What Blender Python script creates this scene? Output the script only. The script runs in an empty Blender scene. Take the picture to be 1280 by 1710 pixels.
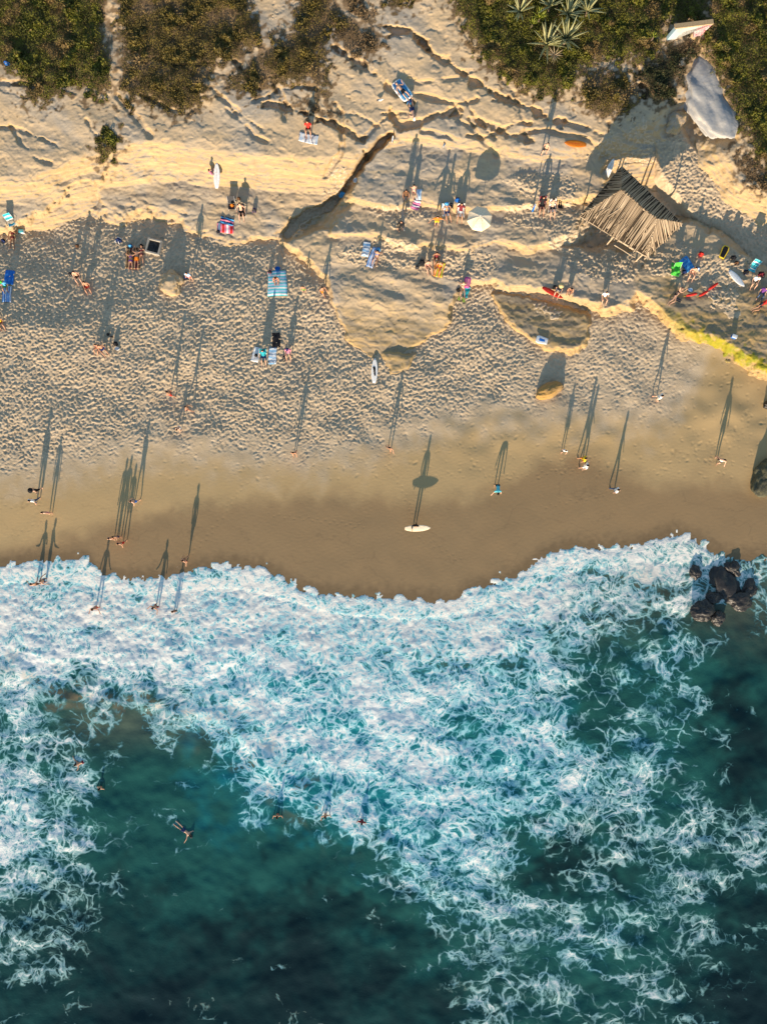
import bpy, bmesh, math, random
import numpy as np
from mathutils import Vector, Matrix, Euler

random.seed(7)
rng = np.random.default_rng(11)

# ------------------------------------------------------------------ camera, sky, sun, exposure
SC = bpy.context.scene
DIST = 59.0            # metres of the drone above the still water line
FPX = 1180.0           # focal length in pixels of the 1280 x 1710 photograph
UC, VC = 640.0, 855.0  # nadir point

cam_data = bpy.data.cameras.new("camera")
cam = bpy.data.objects.new("camera", cam_data)
SC.collection.objects.link(cam)
cam.location = (0, 0, DIST)
cam.rotation_euler = (0, 0, 0)
cam_data.sensor_fit = 'VERTICAL'
cam_data.sensor_height = 36.0
cam_data.lens = 36.0 * FPX / 1710.0
cam_data.clip_end = 1000
SC.camera = cam

SUN_EL = math.radians(10.2)
SUN_AZ = math.radians(10.0)     # shadows run this far to the right of "up the beach"
sun_dir = Vector((math.sin(SUN_AZ) * math.cos(SUN_EL), math.cos(SUN_AZ) * math.cos(SUN_EL), -math.sin(SUN_EL)))

world = bpy.data.worlds.new("World")
SC.world = world
world.use_nodes = True
wn = world.node_tree
for n in list(wn.nodes):
    wn.nodes.remove(n)
sky = wn.nodes.new("ShaderNodeTexSky")
sky.sky_type = 'NISHITA'
sky.sun_disc = False
sky.sun_elevation = SUN_EL
sky.sun_rotation = math.radians(190)
sky.air_density = 1.0
sky.dust_density = 0.0
sky.ozone_density = 1.1
bg = wn.nodes.new("ShaderNodeBackground")
bg.inputs["Strength"].default_value = 0.15
wo = wn.nodes.new("ShaderNodeOutputWorld")
wn.links.new(sky.outputs[0], bg.inputs[0])
wn.links.new(bg.outputs[0], wo.inputs[0])

sun_data = bpy.data.lights.new("sun", 'SUN')
sun_data.energy = 5.0
sun_data.color = (1.0, 0.805, 0.585)
sun_data.angle = math.radians(0.5)
sun = bpy.data.objects.new("sun", sun_data)
sun.rotation_euler = sun_dir.to_track_quat('-Z', 'Y').to_euler()
sun.location = (-8, -45, 30)
SC.collection.objects.link(sun)

SC.view_settings.view_transform = 'Standard'
SC.view_settings.look = 'None'
SC.view_settings.gamma = 1.0
SC.view_settings.use_curve_mapping = False
SC.view_settings.exposure = 0.74
SC.cycles.max_bounces = 3
SC.cycles.transparent_max_bounces = 6

COL = SC.collection

# ------------------------------------------------------------------ small helpers
def P(u, v, h):
    """photo pixel + height above the water -> point in metres"""
    k = (DIST - h) / FPX
    return Vector(((u - UC) * k, (VC - v) * k, h))

def tag(o, label=None, cat=None, group=None, kind=None):
    if label: o["label"] = label
    if cat: o["category"] = cat
    if group: o["group"] = group
    if kind: o["kind"] = kind
    return o

class Grid:
    def __init__(s, u0, u1, v0, v1, step):
        s.step = step
        s.u = np.arange(u0, u1 + step, step)
        s.v = np.arange(v0, v1 + step, step)
        s.U, s.V = np.meshgrid(s.u, s.v)
        s.shape = s.U.shape
    def noise(s, seed, wl, bw=0.35, an=1.0, ang=0.0):
        """band-passed random field, wavelength wl in pixels, std 1"""
        r = np.random.default_rng(seed)
        ny, nx = s.shape
        F = np.fft.rfft2(r.standard_normal((ny, nx)))
        fy = np.fft.fftfreq(ny)[:, None] / s.step
        fx = np.fft.rfftfreq(nx)[None, :] / s.step
        c, sn = math.cos(ang), math.sin(ang)
        a = (fx * c + fy * sn) * an
        b = (-fx * sn + fy * c)
        f = np.sqrt(a * a + b * b) + 1e-9
        W = np.exp(-0.5 * (np.log(f * wl) / bw) ** 2)
        n = np.fft.irfft2(F * W, s=(ny, nx))
        return n / n.std()
    def fbm(s, seed, wl, octs=4, gain=0.5, an=1.0, ang=0.0):
        t = 0
        for i in range(octs):
            t = t + gain ** i * s.noise(seed + i, wl / 2 ** i, 0.4, an, ang)
        return t / 1.3
    def sample(s, F, u, v):
        u = np.asarray(u, float); v = np.asarray(v, float)
        x = np.clip((u - s.u[0]) / s.step, 0, len(s.u) - 1.001)
        y = np.clip((v - s.v[0]) / s.step, 0, len(s.v) - 1.001)
        i = x.astype(int); j = y.astype(int); x = x - i; y = y - j
        return (F[j, i] * (1 - x) * (1 - y) + F[j, i + 1] * x * (1 - y) + F[j + 1, i] * (1 - x) * y + F[j + 1, i + 1] * x * y)

def sdf(poly, U, V):
    """signed distance in pixels to a closed polygon, negative inside"""
    p = np.array(poly, float)
    q = np.roll(p, -1, 0)
    d = np.full(U.shape, 1e9)
    ins = np.zeros(U.shape, bool)
    for (ax, ay), (bx, by) in zip(p, q):
        ex, ey = bx - ax, by - ay
        wx, wy = U - ax, V - ay
        t = np.clip((wx * ex + wy * ey) / (ex * ex + ey * ey + 1e-9), 0, 1)
        d = np.minimum(d, (wx - t * ex) ** 2 + (wy - t * ey) ** 2)
        if ay != by:
            c = ((ay > V) != (by > V)) & (U < (bx - ax) * (V - ay) / (by - ay) + ax)
            ins ^= c
    d = np.sqrt(d)
    return np.where(ins, -d, d)

def linedist(pts, U, V):
    d = np.full(U.shape, 1e9)
    for (ax, ay), (bx, by) in zip(pts[:-1], pts[1:]):
        ex, ey = bx - ax, by - ay
        wx, wy = U - ax, V - ay
        t = np.clip((wx * ex + wy * ey) / (ex * ex + ey * ey + 1e-9), 0, 1)
        d = np.minimum(d, (wx - t * ex) ** 2 + (wy - t * ey) ** 2)
    return np.sqrt(d)

def sstep(x, a, b):
    t = np.clip((x - a) / (b - a), 0, 1)
    return t * t * (3 - 2 * t)

def up(grid_c, F, grid_f):
    return grid_c.sample(F, grid_f.U, grid_f.V)

def curve(pts, x):
    a = np.array(pts, float)
    return np.interp(x, a[:, 0], a[:, 1])

def sheet(name, G, H, keep, mat, attrs, skirt=True):
    """height field on a pixel grid -> one mesh, with a coarse skirt that carries on outside the frame"""
    ny, nx = G.shape
    k = (DIST - H) / FPX
    X = (G.U - UC) * k; Y = (VC - G.V) * k
    quad = keep[:-1, :-1] | keep[1:, :-1] | keep[:-1, 1:] | keep[1:, 1:]
    idx = np.arange(ny * nx).reshape(ny, nx)
    # v runs down the picture (= -Y), so this order faces up
    f = np.stack([idx[1:, :-1], idx[1:, 1:], idx[:-1, 1:], idx[:-1, :-1]], -1)[quad]
    used = np.zeros(ny * nx, bool); used[f.ravel()] = True
    co = np.stack([X, Y, H], -1).reshape(-1, 3)
    at = {n: a.reshape(-1) for n, a in attrs.items()}
    if skirt:
        # far ring
        loop = np.concatenate([idx[0, :-1][::12], idx[:-1, -1][::12], idx[-1, 1:][::-1][::12], idx[1:, 0][::-1][::12]])
        quadu = used[loop]
        ctr = co[loop]
        far = ctr.copy()
        far[:, 0] *= 2.6; far[:, 1] *= 2.2
        base = len(co)
        co = np.concatenate([co, far])
        for n in at: at[n] = np.concatenate([at[n], at[n][loop]])
        m = len(loop); ii = np.arange(m); jj = (ii + 1) % m
        ring = np.stack([loop[ii], loop[jj], base + jj, base + ii], -1)
        ring = ring[quadu[ii] & quadu[jj]]
        f = np.concatenate([f, ring]); used = np.zeros(len(co), bool); used[f.ravel()] = True
    remap = np.cumsum(used) - 1
    co = co[used]; f = remap[f]
    me = bpy.data.meshes.new(name)
    me.vertices.add(len(co)); me.vertices.foreach_set("co", co.astype(np.float32).ravel())
    me.loops.add(f.size); me.loops.foreach_set("vertex_index", f.astype(np.int32).ravel())
    me.polygons.add(len(f)); me.polygons.foreach_set("loop_start", np.arange(0, f.size, 4, dtype=np.int32))
    me.polygons.foreach_set("use_smooth", np.ones(len(f), bool))
    for n, a in at.items():
        t = me.attributes.new(n, 'FLOAT', 'POINT'); t.data.foreach_set("value", a[used].astype(np.float32))
    me.update(); me.validate()
    o = bpy.data.objects.new(name, me); COL.objects.link(o)
    me.materials.append(mat)
    return o

# ------------------------------------------------------------------ material helper
class NT:
    def __init__(s, name):
        s.m = bpy.data.materials.new(name); s.m.use_nodes = True
        s.t = s.m.node_tree
        s.b = s.t.nodes["Principled BSDF"]; s.out = s.t.nodes["Material Output"]
    def n(s, typ, **kw):
        x = s.t.nodes.new("ShaderNode" + typ)
        for k, v in kw.items():
            if k in x.inputs: x.inputs[k].default_value = v
            else: setattr(x, k, v)
        return x
    def l(s, a, b): s.t.links.new(a, b)
    def set(s, inp, val):
        if hasattr(val, 'is_output'): s.l(val, inp)
        else: inp.default_value = val
    def math(s, op, a, b=0.0, c=0.0, clamp=False):
        x = s.t.nodes.new("ShaderNodeMath"); x.operation = op; x.use_clamp = clamp
        s.set(x.inputs[0], a); s.set(x.inputs[1], b); s.set(x.inputs[2], c)
        return x.outputs[0]
    def mix(s, f, a, b):
        x = s.t.nodes.new("ShaderNodeMix"); x.data_type = 'RGBA'
        s.set(x.inputs[0], f)
        for i, c in ((6, a), (7, b)):
            if hasattr(c, 'is_output'): s.l(c, x.inputs[i])
            else: x.inputs[i].default_value = (*c[:3], 1)
        return x.outputs[2]
    def ramp(s, f, a, b):
        x = s.t.nodes.new("ShaderNodeMapRange"); x.interpolation_type = 'SMOOTHSTEP'
        s.set(x.inputs[0], f); s.set(x.inputs[1], a); s.set(x.inputs[2], b)
        return x.outputs[0]
    def attr(s, name):
        return s.n("Attribute", attribute_name=name).outputs["Fac"]
    def co(s):
        return s.n("TexCoord").outputs["Object"]
    def noise(s, co, scale, detail=4, rough=0.55, dist=0.0):
        x = s.n("TexNoise", Scale=scale, Detail=detail, Roughness=rough, Distortion=dist)
        s.l(co, x.inputs["Vector"]); return x
    def bump(s, h, strength, dist):
        x = s.n("Bump", Strength=strength, Distance=dist); s.l(h, x.inputs["Height"])
        s.l(x.outputs[0], s.b.inputs["Normal"]); return x
# ------------------------------------------------------------------ the terrain as height fields
LG = Grid(-60, 1340, -60, 1040, 1.45)          # land
CG = Grid(-160, 1440, -160, 1180, 4.0)          # coarse grid for outlines
U, V = LG.U, LG.V
warp = LG.fbm(3, 60, 4)
warp2 = LG.fbm(9, 22, 3)
warpL = LG.noise(13, 170)

def outline(poly, jag=5.0):
    return up(CG, sdf(poly, CG.U, CG.V), LG) + jag * 0.7 * warpL + jag * 0.5 * warp + jag * 0.26 * warp2

R = np.hypot(U - UC, V - VC)
KMAX = 0.9 * 55.0 / (R + 60)                     # steepest face (m per px) that does not overhang

# ---- sand
VS = curve([(-200, 950), (0, 948), (40, 940), (90, 938), (148, 935), (160, 955), (190, 965), (275, 968), (300, 958), (370, 945), (440, 950),
            (500, 985), (560, 995), (640, 1000), (700, 1002), (755, 1010), (780, 990), (860, 965), (900, 935), (945, 917), (1060, 915),
            (1085, 903), (1130, 893), (1165, 908), (1195, 926), (1230, 935), (1280, 935), (1500, 930)], LG.u)[None, :]
crest = curve([(-200, 548), (0, 548), (120, 545), (250, 515), (330, 495), (450, 470), (560, 480), (700, 470), (1500, 470)], LG.u)[None, :]
below = np.clip(V - crest, 0, None); above = np.clip(crest - V, 0, None)
VSs = np.convolve(np.pad(VS[0], 60, mode='edge'), np.ones(121) / 121, 'valid')[None, :]
tt = below / (VSs - crest)
S = 1.62 - 1.52 * (0.85 * tt + 0.15 * tt ** 2)            # beach face, 4 degrees
S = S - np.minimum(0.0036 * above, 0.7)                   # the back of the berm dips away from the sun
S = S - 0.012 * np.clip(V - VSs - 30, 0, None)
# sand gully that climbs past the hut on the right
gul = up(CG, np.clip(-sdf([(1060, 150), (1125, 150), (1160, 230), (1240, 300), (1450, 380), (1450, 480), (1280, 470), (1210, 400), (1150, 370), (1090, 300), (1075, 220)], CG.U, CG.V) / 40.0, -1, 1), LG)
gul = sstep(gul, -0.25, 0.45)
S = S * (1 - gul) + gul * (1.98 + 0.0064 * np.clip(430 - V, 0, 300) - 0.0016 * np.clip(U - 1100, 0, 300))
hum = 0.045 * LG.noise(21, 150) + 0.022 * LG.noise(22, 55)
S = S + hum * (1 - 0.85 * sstep(V, 700, 800))

# ---- rock, ledge by ledge: (outline, height at (u0,v0), slope per px in u and v, face steepness, raggedness)
def ledge(poly, h0, u0, v0, gu, gv, k, jag=5.0, rnd=6.0):
    rnd = rnd * 0.55 if k > 0.04 else rnd
    d = outline(poly, jag)
    x = np.maximum(d, 0)
    # rounded lip
    drop = np.where(d < -rnd, 0, np.where(d < rnd, (d + rnd) ** 2 / (4 * rnd), d))
    return h0 - 0.32 + gu * (U - u0) + gv * (V - v0) - np.minimum(k, KMAX) * drop, d

ROCK = []
# upper bluff, rising towards the top of the slope
ROCK.append(ledge([(-400, 300), (0, 300), (60, 290), (120, 270), (165, 246), (260, 236), (350, 248), (450, 258), (540, 264), (588, 262), (612, 242),
             (640, 232), (700, 226), (800, 240), (900, 257), (960, 252), (1010, 232), (1060, 214), (1092, 196), (1104, 160), (1122, 140), (1136, 95),
             (1150, 60), (1170, 60), (1205, 140), (1235, 200), (1236, 240), (1205, 255), (1240, 300), (1290, 335), (1500, 400), (1500, -400), (-400, -400)], 4.35, 640, 250, 0.0, -0.0066, 0.023, 3.0))
# left lower bluff
ROCK.append(ledge([(-400, 372), (20, 370), (70, 350), (110, 322), (140, 306), (165, 300), (170, 240), (-400, 260)], 3.1, 80, 320, -0.001, -0.012, 0.055, 7))
# low slab under the bright face
ROCK.append(ledge([(146, 312), (165, 345), (200, 362), (230, 340), (300, 352), (335, 395), (400, 400), (445, 392), (484, 368), (540, 343), (580, 285), (450, 270), (300, 270), (170, 280)],
             2.25, 350, 350, 0.0004, -0.006, 0.03, 8, 8))
# middle terraces
ROCK.append(ledge([(585, 330), (640, 340), (700, 333), (770, 348), (850, 343), (930, 328), (1005, 332), (1000, 235), (640, 225), (608, 262)], 3.72, 700, 335, 0.0, -0.0026, 0.05, 4, 6))
ROCK.append(ledge([(556, 386), (640, 392), (700, 405), (760, 412), (830, 398), (880, 414), (950, 395), (985, 340), (600, 318)], 3.25, 700, 400, 0.0, 0.0012, 0.05, 4, 6))
# central block
ROCK.append(ledge([(478, 405), (500, 398), (560, 380), (620, 385), (720, 398), (850, 400), (840, 462), (772, 466), (757, 482), (748, 535), (705, 572), (672, 600), (620, 592), (585, 570), (566, 520), (549, 470), (516, 432)],
             2.80, 640, 420, 0.0, -0.0034, 0.10, 4, 4))
ROCK.append(ledge([(640, 590), (655, 618), (682, 616), (694, 590)], 1.85, 660, 605, 0.0, -0.002, 0.05, 3, 5))
# right middle ledge and its dark lower shelf
ROCK.append(ledge([(826, 462), (850, 478), (890, 478), (958, 492), (1000, 506), (1012, 516), (1044, 506), (1058, 488), (1070, 462), (1062, 425), (1000, 420), (900, 405), (835, 420)], 2.75, 900, 470, 0.0, 0.0012, 0.07, 4, 4))
ROCK.append(ledge([(826, 492), (868, 492), (940, 512), (978, 524), (980, 562), (962, 580), (908, 577), (868, 548), (838, 528)], 2.12, 920, 550, 0.0, 0.0012, 0.07, 4, 4))
# right ledge with the algae rim
ROCK.append(ledge([(1062, 482), (1085, 500), (1112, 520), (1150, 553), (1190, 568), (1240, 593), (1285, 608), (1500, 640), (1500, 440), (1290, 470), (1245, 450), (1205, 400), (1160, 372), (1128, 376), (1090, 425), (1070, 455)],
             2.85, 1150, 500, 0.0004, 0.0006, 0.085, 4, 4))

ROCK[5] = (ROCK[5][0] - 0.0068 * np.clip(V - 505, 0, None), ROCK[5][1])      # the central block steps down to the beach
Hr = None; own = None
for i, (h, d) in enumerate(ROCK):
    if Hr is None: Hr = h.copy(); own = np.zeros(U.shape, int)
    else:
        own = np.where(h > Hr, i, own); Hr = np.maximum(Hr, h)
# cracks and gullies cut into the rock
def cut(pts, width, depth, jag=3.0):
    global Hr
    d = up(CG, linedist(pts, CG.U, CG.V), LG) + jag * (1.2 * warp + 0.4 * warp2)
    Hr = Hr - depth * (1 - sstep(d, width * 0.1, width * 1.15))
cut([(650, 225), (628, 245), (606, 268), (588, 300), (572, 326), (548, 345), (520, 355), (490, 372), (480, 395)], 8, 1.2, 1.8)
cut([(572, 326), (545, 350), (505, 362)], 6, 0.7, 1)
cut([(440, 170), (520, 192), (570, 215), (606, 236), (612, 262)], 5, 0.35)
cut([(760, 190), (800, 205), (850, 225), (900, 240)], 5, 0.25)
cut([(700, 60), (716, 88), (735, 98), (800, 140), (830, 160), (880, 180), (940, 205)], 7, 0.35)
cut([(640, 45), (690, 55), (712, 85)], 7, 0.4)
cut([(560, 80), (600, 105), (640, 140), (690, 175)], 6, 0.25)
cut([(1060, 110), (1072, 140), (1078, 160)], 6, 0.3)
cut([(650, 190), (670, 215), (720, 195), (770, 180)], 8, 0.35)
# weathering: long swales that run down the slope, lumps, and thin bedding ledges
rockmask = sstep(260 - V + 20 * warp, -40, 60)
flow = LG.fbm(31, 120, 2, 0.5, 2.6, math.radians(30))
Hr = Hr + rockmask * (0.05 * flow + 0.006 * LG.fbm(33, 34, 2, 0.5, 2.2, math.radians(35)))
Hr = Hr + (1 - rockmask) * 0.05 * LG.fbm(34, 70, 3, 0.5, 2.0, math.radians(10)) + 0.004 * LG.fbm(35, 12, 2, 0.7)
ph = Hr * 1.9 + 0.25 * warp + 0.0025 * U
saw = ph - np.floor(ph)
bed = np.where(saw < 0.86, saw / 0.86, (1 - saw) / 0.14)
Hr = Hr + 0.055 * rockmask * (bed - 0.5)
ph = Hr * 4.2 + 0.35 * warp + 0.12 * warp2 + 0.003 * U
saw = ph - np.floor(ph)
Hr = Hr + (1 - rockmask) * 0.045 * (np.where(saw < 0.8, saw / 0.8, (1 - saw) / 0.2) - 0.5)
# thin joints and drainage cracks across the bluff
jr = np.random.default_rng(55)
for _ in range(26):
    u0 = jr.uniform(-60, 1060); v0 = jr.uniform(90, 240); a0 = jr.uniform(0.15, 0.75); pts = [(u0, v0)]
    for _k in range(jr.integers(3, 7)):
        a0 += jr.normal(0, 0.28); pts.append((pts[-1][0] + 22 * math.cos(a0), pts[-1][1] + 22 * math.sin(a0)))
    cut(pts, jr.uniform(3.5, 6.5), jr.uniform(0.10, 0.24), 1.2)
pits = LG.noise(41, 18)
Hr = Hr - 0.04 * sstep(pits, 2.5, 3.1) * (1 - 0.5 * rockmask)

# ---- blown sand lying on the terraces
def pocket(poly, depth=0.05, soft=10, jag=7):
    global S
    d = outline(poly, jag)
    w = sstep(-d, -soft, soft * 0.6)
    S = np.maximum(S, np.where(w > 0.02, Hr - 0.10 + (0.10 + depth) * w, -99))
pocket([(560, 410), (640, 402), (720, 416), (800, 425), (830, 440), (800, 460), (700, 455), (600, 450), (545, 440)])
pocket([(820, 350), (900, 345), (985, 345), (1000, 400), (1060, 440), (1055, 470), (990, 478), (950, 440), (900, 390), (840, 375)])
pocket([(600, 345), (650, 352), (720, 350), (740, 366), (660, 372)])
pocket([(840, 300), (900, 285), (960, 300), (955, 325), (870, 320)])
pocket([(1075, 440), (1130, 400), (1175, 415), (1240, 440), (1225, 500), (1190, 520), (1160, 470), (1100, 462)])
pocket([(1180, 500), (1225, 500), (1240, 530), (1215, 535)], 0.04)
pocket([(860, 500), (900, 500), (940, 520), (930, 528), (880, 515)], 0.04)
pocket([(440, 8), (480, 0), (480, 30), (450, 45)], 0.03)
pocket([(555, 262), (600, 300), (570, 345), (520, 375), (490, 400), (470, 380), (540, 330)], 0.02)
pocket([(1005, 225), (1080, 190), (1100, 260), (1040, 290), (985, 260)], 0.02, 14, 12)

# ---- footprints: thousands of overlapping prints trodden into the dry sand
dry_lo = curve([(-200, 790), (0, 800), (90, 785), (200, 760), (300, 748), (420, 765), (520, 768), (600, 752), (700, 720), (800, 690), (880, 690), (960, 690), (1040, 690), (1100, 700), (1150, 650), (1200, 560), (1500, 540)], LG.u)[None, :]
dens = 1 - sstep(V + 12 * warp, dry_lo - 60, dry_lo + 12)
dens = np.clip(dens, 0, 1)
sparse = curve([(-200, 1), (820, 1), (900, 0.55), (1060, 0.55), (1130, 0.3), (1200, 0.1), (1500, 0.1)], LG.u)[None, :]
dens = dens * np.where(V > 520, sparse, 1.0)
dens = np.maximum(dens, 0.04 * (V < 800))
print_f = np.zeros(LG.shape)
r = np.random.default_rng(5)
half = 5
yy, xx = np.mgrid[-half:half + 1, -half:half + 1] * LG.step
show = (S > Hr - 0.15)
NP = 95000
ju = r.integers(half, LG.shape[1] - half - 1, NP * 4); jv = r.integers(half, LG.shape[0] - half - 1, NP * 4)
okp = (r.random(NP * 4) < dens[jv, ju] ** 1.2) & show[jv, ju] & (V[jv, ju] < 830)
ju = ju[okp][:NP]; jv = jv[okp][:NP]
tu = []; tv = []; ta = []
for a_, b_ in (((208, 912), (232, 962)), ((232, 850), (196, 770)), ((316, 930), (420, 800)), ((88, 860), (20, 900)), ((66, 842), (-20, 850)), ((692, 880), (650, 760)), ((826, 815), (760, 730)), ((1020, 822), (900, 850)),
              ((970, 782), (820, 800)), ((1194, 772), (1260, 700)), ((1092, 670), (1000, 690)), ((650, 756), (560, 780)), ((492, 764), (380, 790)), ((940, 756), (1010, 730)), ((700, 900), (780, 940)), ((450, 860), (620, 880)), ((1150, 760), (1240, 720))):
    n_ = int(math.hypot(b_[0] - a_[0], b_[1] - a_[1]) / 7.5); dirn = math.atan2(b_[1] - a_[1], b_[0] - a_[0])
    for i_ in range(n_):
        t_ = i_ / n_; off_ = 2.4 * (1 if i_ % 2 else -1)
        tu.append(a_[0] + (b_[0] - a_[0]) * t_ - off_ * math.sin(dirn) + 4 * math.sin(t_ * 5)); tv.append(a_[1] + (b_[1] - a_[1]) * t_ + off_ * math.cos(dirn)); ta.append(dirn)
tu = np.clip(((np.array(tu) - LG.u[0]) / LG.step).astype(int), half, LG.shape[1] - half - 2); tv = np.clip(((np.array(tv) - LG.v[0]) / LG.step).astype(int), half, LG.shape[0] - half - 2)
nt_ = len(tu); ju = np.concatenate([ju, tu]); jv = np.concatenate([jv, tv])
dn = dens[jv, ju]
ang = r.random(len(ju)) * math.pi; size = r.uniform(0.7, 1.2, len(ju)) * np.where(r.random(len(ju)) < 0.10, 1.45, 1.0)
pref = LG.noise(61, 200)[jv, ju] * 0.9 + 0.9
ang = np.where(r.random(len(ju)) < 0.6, pref + r.normal(0, 0.45, len(ju)), ang)
ang[-nt_:] = ta; size[-nt_:] = 0.85; dn[-nt_:] = np.maximum(dn[-nt_:], 0.10)
for a, b, t, s_, q in zip(ju, jv, ang, size, dn):
    c, sn = math.cos(t), math.sin(t)
    L = (xx * c + yy * sn) / (2.8 * s_); W = (-xx * sn + yy * c) / (1.6 * s_)
    rr = L * L + W * W
    g = np.exp(-rr * rr * 0.9 - rr * 0.4)
    sh = -0.047 * g + 0.030 * rr * np.exp(-rr * 1.15)
    p = print_f[b - half:b + half + 1, a - half:a + half + 1]
    p *= 1 - 0.55 * g
    p += sh * s_ * (0.35 + 0.65 * q)
S = S + print_f * 1.0 + 0.013 * dens * LG.fbm(71, 7, 2)
# wheel and ski-like drag marks are left out; a soft rill along the tide line instead
S = S + 0.0012 * LG.noise(72, 16, 0.4, 0.3, math.pi / 2) * sstep(V, 640, 760)

# ---- dampness of the sand, and a painted shade line at the foam
tide = curve([(-200, 925), (0, 922), (80, 905), (150, 885), (230, 868), (330, 845), (430, 838), (540, 826), (640, 835), (720, 842), (800, 828), (860, 800), (900, 772), (985, 765), (1060, 800), (1100, 815), (1160, 806), (1220, 812), (1300, 825), (1500, 830)], LG.u)[None, :]
wet1 = sstep(V + 4 * warp, tide - 26, tide + 20)
wash = 0
for off_ in (38, 66, 112):
    wash = wash + np.exp(-((VS - V - off_ + 16 * warpL + 7 * warp) / 1.7) ** 2) * sstep(LG.noise(400 + off_, 140), -0.6, 0.8)
rim_wet_shade = sstep(V + 3 * warp2, VS - 34, VS - 4)  # wet sand edge, also darkened as the shadow of the foam front
damp = sstep(V + 9 * warp, dry_lo - 25, dry_lo + 60)
smoothwet = 1 - dens

Hs = S
top = np.maximum(Hs, Hr)
is_rock = Hr > Hs

def ground(u, v):
    return LG.sample(top, u, v)
def gz(u, v):
    return float(ground(u, v))

# ---- masks for the rock material
rimline = [(1062, 482), (1085, 500), (1112, 522), (1150, 556), (1190, 572), (1240, 597), (1285, 612), (1400, 640)]
drim = up(CG, linedist(rimline, CG.U, CG.V), LG)
algae = (1 - sstep(drim + 5 * warp2, 4, 16)) * sstep(U, 1075, 1190) * (V > 505)
tidal = np.maximum(0.85 * sstep(V + 14 * warp, 490, 570), sstep(U, 1060, 1120) * sstep(V + 20 * warp, 440, 520))
tidal = np.maximum(tidal, 0.9 * (own == 8))                      # lower ledges are stained ochre and grey
soil_d = LG.noise(81, 70)

# ------------------------------------------------------------------ materials of the ground
def sand_material():
    s = NT("sand")
    co = s.co()
    big = s.noise(co, 0.22, 4).outputs[0]; fine = s.noise(co, 9.0, 3).outputs[0]; mid = s.noise(co, 1.4, 4, 0.6).outputs[0]
    dry = s.mix(s.ramp(mid, 0.35, 0.7), (0.51, 0.395, 0.262), (0.61, 0.48, 0.328))
    dry = s.mix(s.math('MULTIPLY', fine, 0.30), dry, (0.44, 0.33, 0.21))
    hard = s.mix(big, (0.45, 0.31, 0.148), (0.50, 0.35, 0.172))
    wetc = s.mix(big, (0.245, 0.158, 0.078), (0.285, 0.188, 0.094))
    c = s.mix(s.attr("damp"), dry, hard)
    c = s.mix(s.math('MULTIPLY', s.attr("wet"), 0.85), c, wetc)
    c = s.mix(s.math('MULTIPLY', s.attr("wash"), 0.22), c, (0.12, 0.085, 0.05))
    c = s.mix(s.math('MULTIPLY', s.attr("rim"), 0.55), c, (0.13, 0.09, 0.05))  # wet edge colour with the foam front's shadow painted in
    s.l(c, s.b.inputs["Base Color"])
    r = s.math('SUBTRACT', 0.95, s.math('MULTIPLY', s.math('MAXIMUM', s.math('MULTIPLY', s.attr("wet"), 0.5), s.attr("rim")), 0.65))
    s.l(r, s.b.inputs["Roughness"])
    s.b.inputs["Specular IOR Level"].default_value = 0.3
    g = s.noise(co, 14.0, 2, 0.6).outputs[0]
    g2 = s.math('MULTIPLY', g, s.math('SUBTRACT', 1.0, s.math('MULTIPLY', s.attr("damp"), 0.8)))
    s.bump(g2, 0.55, 0.04)
    return s.m

def rock_material():
    s = NT("sandstone")
    co = s.co()
    big = s.noise(co, 0.18, 3, 0.6, 0.4).outputs[0]; mid = s.noise(co, 0.9, 4, 0.6, 0.4).outputs[0]; fine = s.noise(co, 6.0, 3, 0.65).outputs[0]
    mp = s.n("Mapping"); s.l(co, mp.inputs[0]); mp.inputs["Scale"].default_value = (0.35, 1.6, 5.0); mp.inputs["Rotation"].default_value = (0, 0, 0.12)
    streak = s.noise(mp.outputs[0], 1.0, 4, 0.6, 0.6).outputs[0]
    c = s.mix(s.ramp(mid, 0.3, 0.72), (0.56, 0.41, 0.245), (0.48, 0.37, 0.245))
    c = s.mix(s.ramp(big, 0.42, 0.66), c, (0.41, 0.35, 0.275))
    c = s.mix(s.math('MULTIPLY', s.ramp(streak, 0.52, 0.74), 0.55), c, (0.58, 0.42, 0.235))
    c = s.mix(s.math('MULTIPLY', s.ramp(fine, 0.56, 0.78), 0.5), c, (0.27, 0.21, 0.145))
    # tide-washed ledges: ochre with dark stains
    och = s.mix(s.ramp(streak, 0.36, 0.62), (0.23, 0.185, 0.125), (0.42, 0.275, 0.10))
    och = s.mix(s.math('MULTIPLY', s.ramp(mid, 0.5, 0.72), 0.7), och, (0.16, 0.135, 0.10))
    c = s.mix(s.math('MULTIPLY', s.attr("tidal"), 0.8), c, och)
    geo = s.n("NewGeometry"); sx = s.n("SeparateXYZ"); s.l(geo.outputs["Normal"], sx.inputs[0])
    steep = s.math('SUBTRACT', 1.0, s.ramp(sx.outputs[2], 0.66, 0.955))
    c = s.mix(s.math('MULTIPLY', steep, 0.6), c, s.mix(s.ramp(streak, 0.4, 0.6), (0.36, 0.225, 0.085), (0.50, 0.33, 0.14)))
    alg = s.mix(s.ramp(mid, 0.35, 0.65), (0.34, 0.27, 0.02), (0.20, 0.21, 0.02))
    c = s.mix(s.attr("algae"), c, alg)
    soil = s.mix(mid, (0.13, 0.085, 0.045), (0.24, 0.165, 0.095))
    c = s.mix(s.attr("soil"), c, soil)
    s.l(c, s.b.inputs["Base Color"])
    s.b.inputs["Roughness"].default_value = 0.92
    s.b.inputs["Specular IOR Level"].default_value = 0.25
    hh = s.math('ADD', s.math('MULTIPLY', fine, 0.5), streak)
    s.bump(hh, 0.35, 0.06)
    return s.m

M_SAND = sand_material()
M_ROCK = rock_material()
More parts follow.
